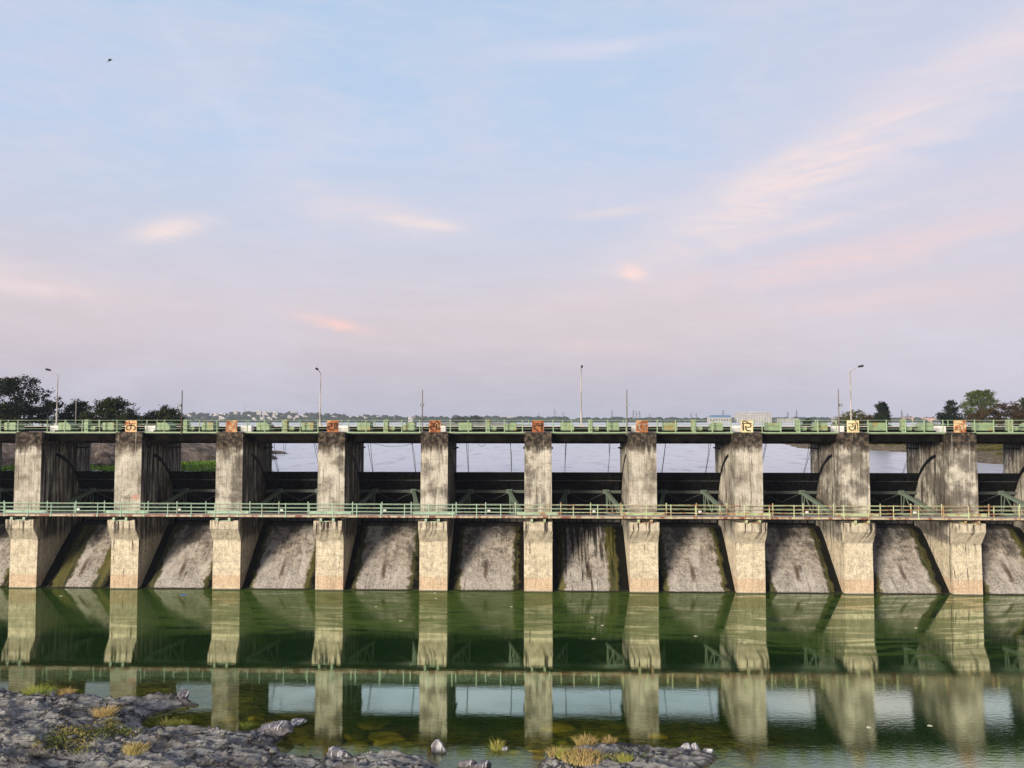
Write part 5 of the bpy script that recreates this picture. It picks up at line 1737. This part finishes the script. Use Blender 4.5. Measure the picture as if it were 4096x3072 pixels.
def cloud(px, py, L, Wd, ang, c, k, sharp=0.65):
    global col
    d = ray(px, py).normalized()
    a0, e0 = math.degrees(math.atan2(d.x, d.y)), math.degrees(math.asin(d.z))
    dx = t.m('SUBTRACT', az, a0)
    dy = t.m('ADD', t.m('SUBTRACT', el, e0), t.m('MULTIPLY', t.m('SUBTRACT', n2, 0.5), Wd * 1.6))
    ca, sa = math.cos(R(ang)), math.sin(R(ang))
    u = t.m('DIVIDE', t.m('ADD', t.m('MULTIPLY', dx, ca), t.m('MULTIPLY', dy, sa)), L)
    v = t.m('DIVIDE', t.m('SUBTRACT', t.m('MULTIPLY', dy, ca), t.m('MULTIPLY', dx, sa)), Wd)
    r2 = t.m('ADD', t.m('MULTIPLY', u, u), t.m('MULTIPLY', v, v))
    g = t.m('POWER', 2.718, t.m('MULTIPLY', r2, -1.0))
    g = t.m('MULTIPLY', g, t.m('ADD', 1 - sharp, t.m('MULTIPLY', t.sm(n2, 0.35, 0.65), sharp)))
    col = t.mix(t.m('MULTIPLY', g, k * 1.3, clamp=True), col, c)


PK, WH, LV = (0.86, 0.62, 0.62), (0.80, 0.73, 0.78), (0.74, 0.66, 0.76)
V2 = 4096 / 2212
cloud(1820 * V2, 320 * V2, 14, 1.9, 24, (0.92, 0.765, 0.76), 1.0)
cloud(1720 * V2, 345 * V2, 6, 0.8, 22, (0.88, 0.77, 0.77), 0.6)
cloud(2080 * V2, 215 * V2, 9, 1.6, 28, (0.80, 0.73, 0.79), 0.7)
cloud(1330 * V2, 458 * V2, 3.0, 0.35, 3, (0.84, 0.73, 0.74), 0.6)
cloud(1800 * V2, 560 * V2, 13, 1.0, 7, (0.88, 0.67, 0.68), 0.85)
cloud(1700 * V2, 500 * V2, 10, 0.5, 9, (0.86, 0.72, 0.74), 0.6)
cloud(1950 * V2, 640 * V2, 12, 0.9, 4, (0.80, 0.645, 0.675), 0.6)
cloud(2150 * V2, 420 * V2, 7, 2.0, 18, (0.78, 0.67, 0.72), 0.6)
cloud(1368 * V2, 590 * V2, 0.9, 0.55, -15, (0.98, 0.74, 0.70), 1.0)
cloud(800 * V2, 455 * V2, 5.0, 1.3, -10, (0.78, 0.71, 0.77), 0.8)
cloud(910 * V2, 486 * V2, 2.8, 0.45, -5, (0.98, 0.81, 0.74), 1.0)
cloud(690 * V2, 425 * V2, 1.8, 1.0, -30, (0.80, 0.73, 0.79), 0.6)
cloud(375 * V2, 492 * V2, 2.4, 0.7, 14, (0.92, 0.78, 0.76), 0.95)
cloud(730 * V2, 702 * V2, 2.6, 0.42, -12, (1.0, 0.66, 0.61), 1.0)
cloud(100 * V2, 622 * V2, 4.5, 0.6, -5, (0.88, 0.72, 0.71), 0.7)
cloud(20 * V2, 590 * V2, 4.0, 1.0, -8, (0.80, 0.70, 0.74), 0.6)
cloud(1330 * V2, 100 * V2, 7.0, 0.6, 1, (0.70, 0.72, 0.87), 0.7)
cloud(1330 * V2, 755 * V2, 4.0, 0.5, -6, (0.82, 0.66, 0.67), 0.6)
cloud(450 * V2, 180 * V2, 5.0, 0.9, -45, (0.62, 0.70, 0.88), 0.5)
cloud(720 * V2, 320 * V2, 7.0, 1.8, 12, (0.64, 0.69, 0.86), 0.55)
cloud(60 * V2, 120 * V2, 5.0, 3.0, -20, (0.60, 0.65, 0.84), 0.5)
sky = t.n('ShaderNodeTexSky', sky_type='NISHITA')
sky.sun_disc = False
sky.sun_elevation = SUN_EL
sky.sun_rotation = SUN_AZ
sky.air_density = 1.2
sky.dust_density = 2.0
n3 = t.noise(t.vm('MULTIPLY', D_, (1.0, 1.0, 5.0)), 11.0, 8, 0.68, 1.0)
col = t.mix(t.m('MULTIPLY', t.sm(n3, 0.40, 0.75), 0.22), col, (0.80, 0.755, 0.815))
away = t.sm(t.m('ABSOLUTE', az), 75, 125)
col = t.mix(away, col, t.vm('MULTIPLY', col, (0.62, 0.60, 0.60)))
dusk = t.vm('MULTIPLY', col, (8.5, 8.4, 8.4))
t.put(bg.inputs['Color'], t.mix(0.94, sky.outputs[0], dusk))
bg.inputs['Strength'].default_value = 0.1

# ------------------------------------------------------------------ render settings
SC.view_settings.view_transform = 'Standard'
SC.view_settings.look = 'None'
SC.view_settings.exposure = 0.28
SC.view_settings.gamma = 1.0
SC.render.engine = 'CYCLES'
SC.cycles.max_bounces = 8
SC.cycles.transparent_max_bounces = 8
SC.cycles.use_denoising = True
SC.cycles.caustics_reflective = False
SC.cycles.caustics_refractive = False
SC.cycles.sample_clamp_indirect = 6.0
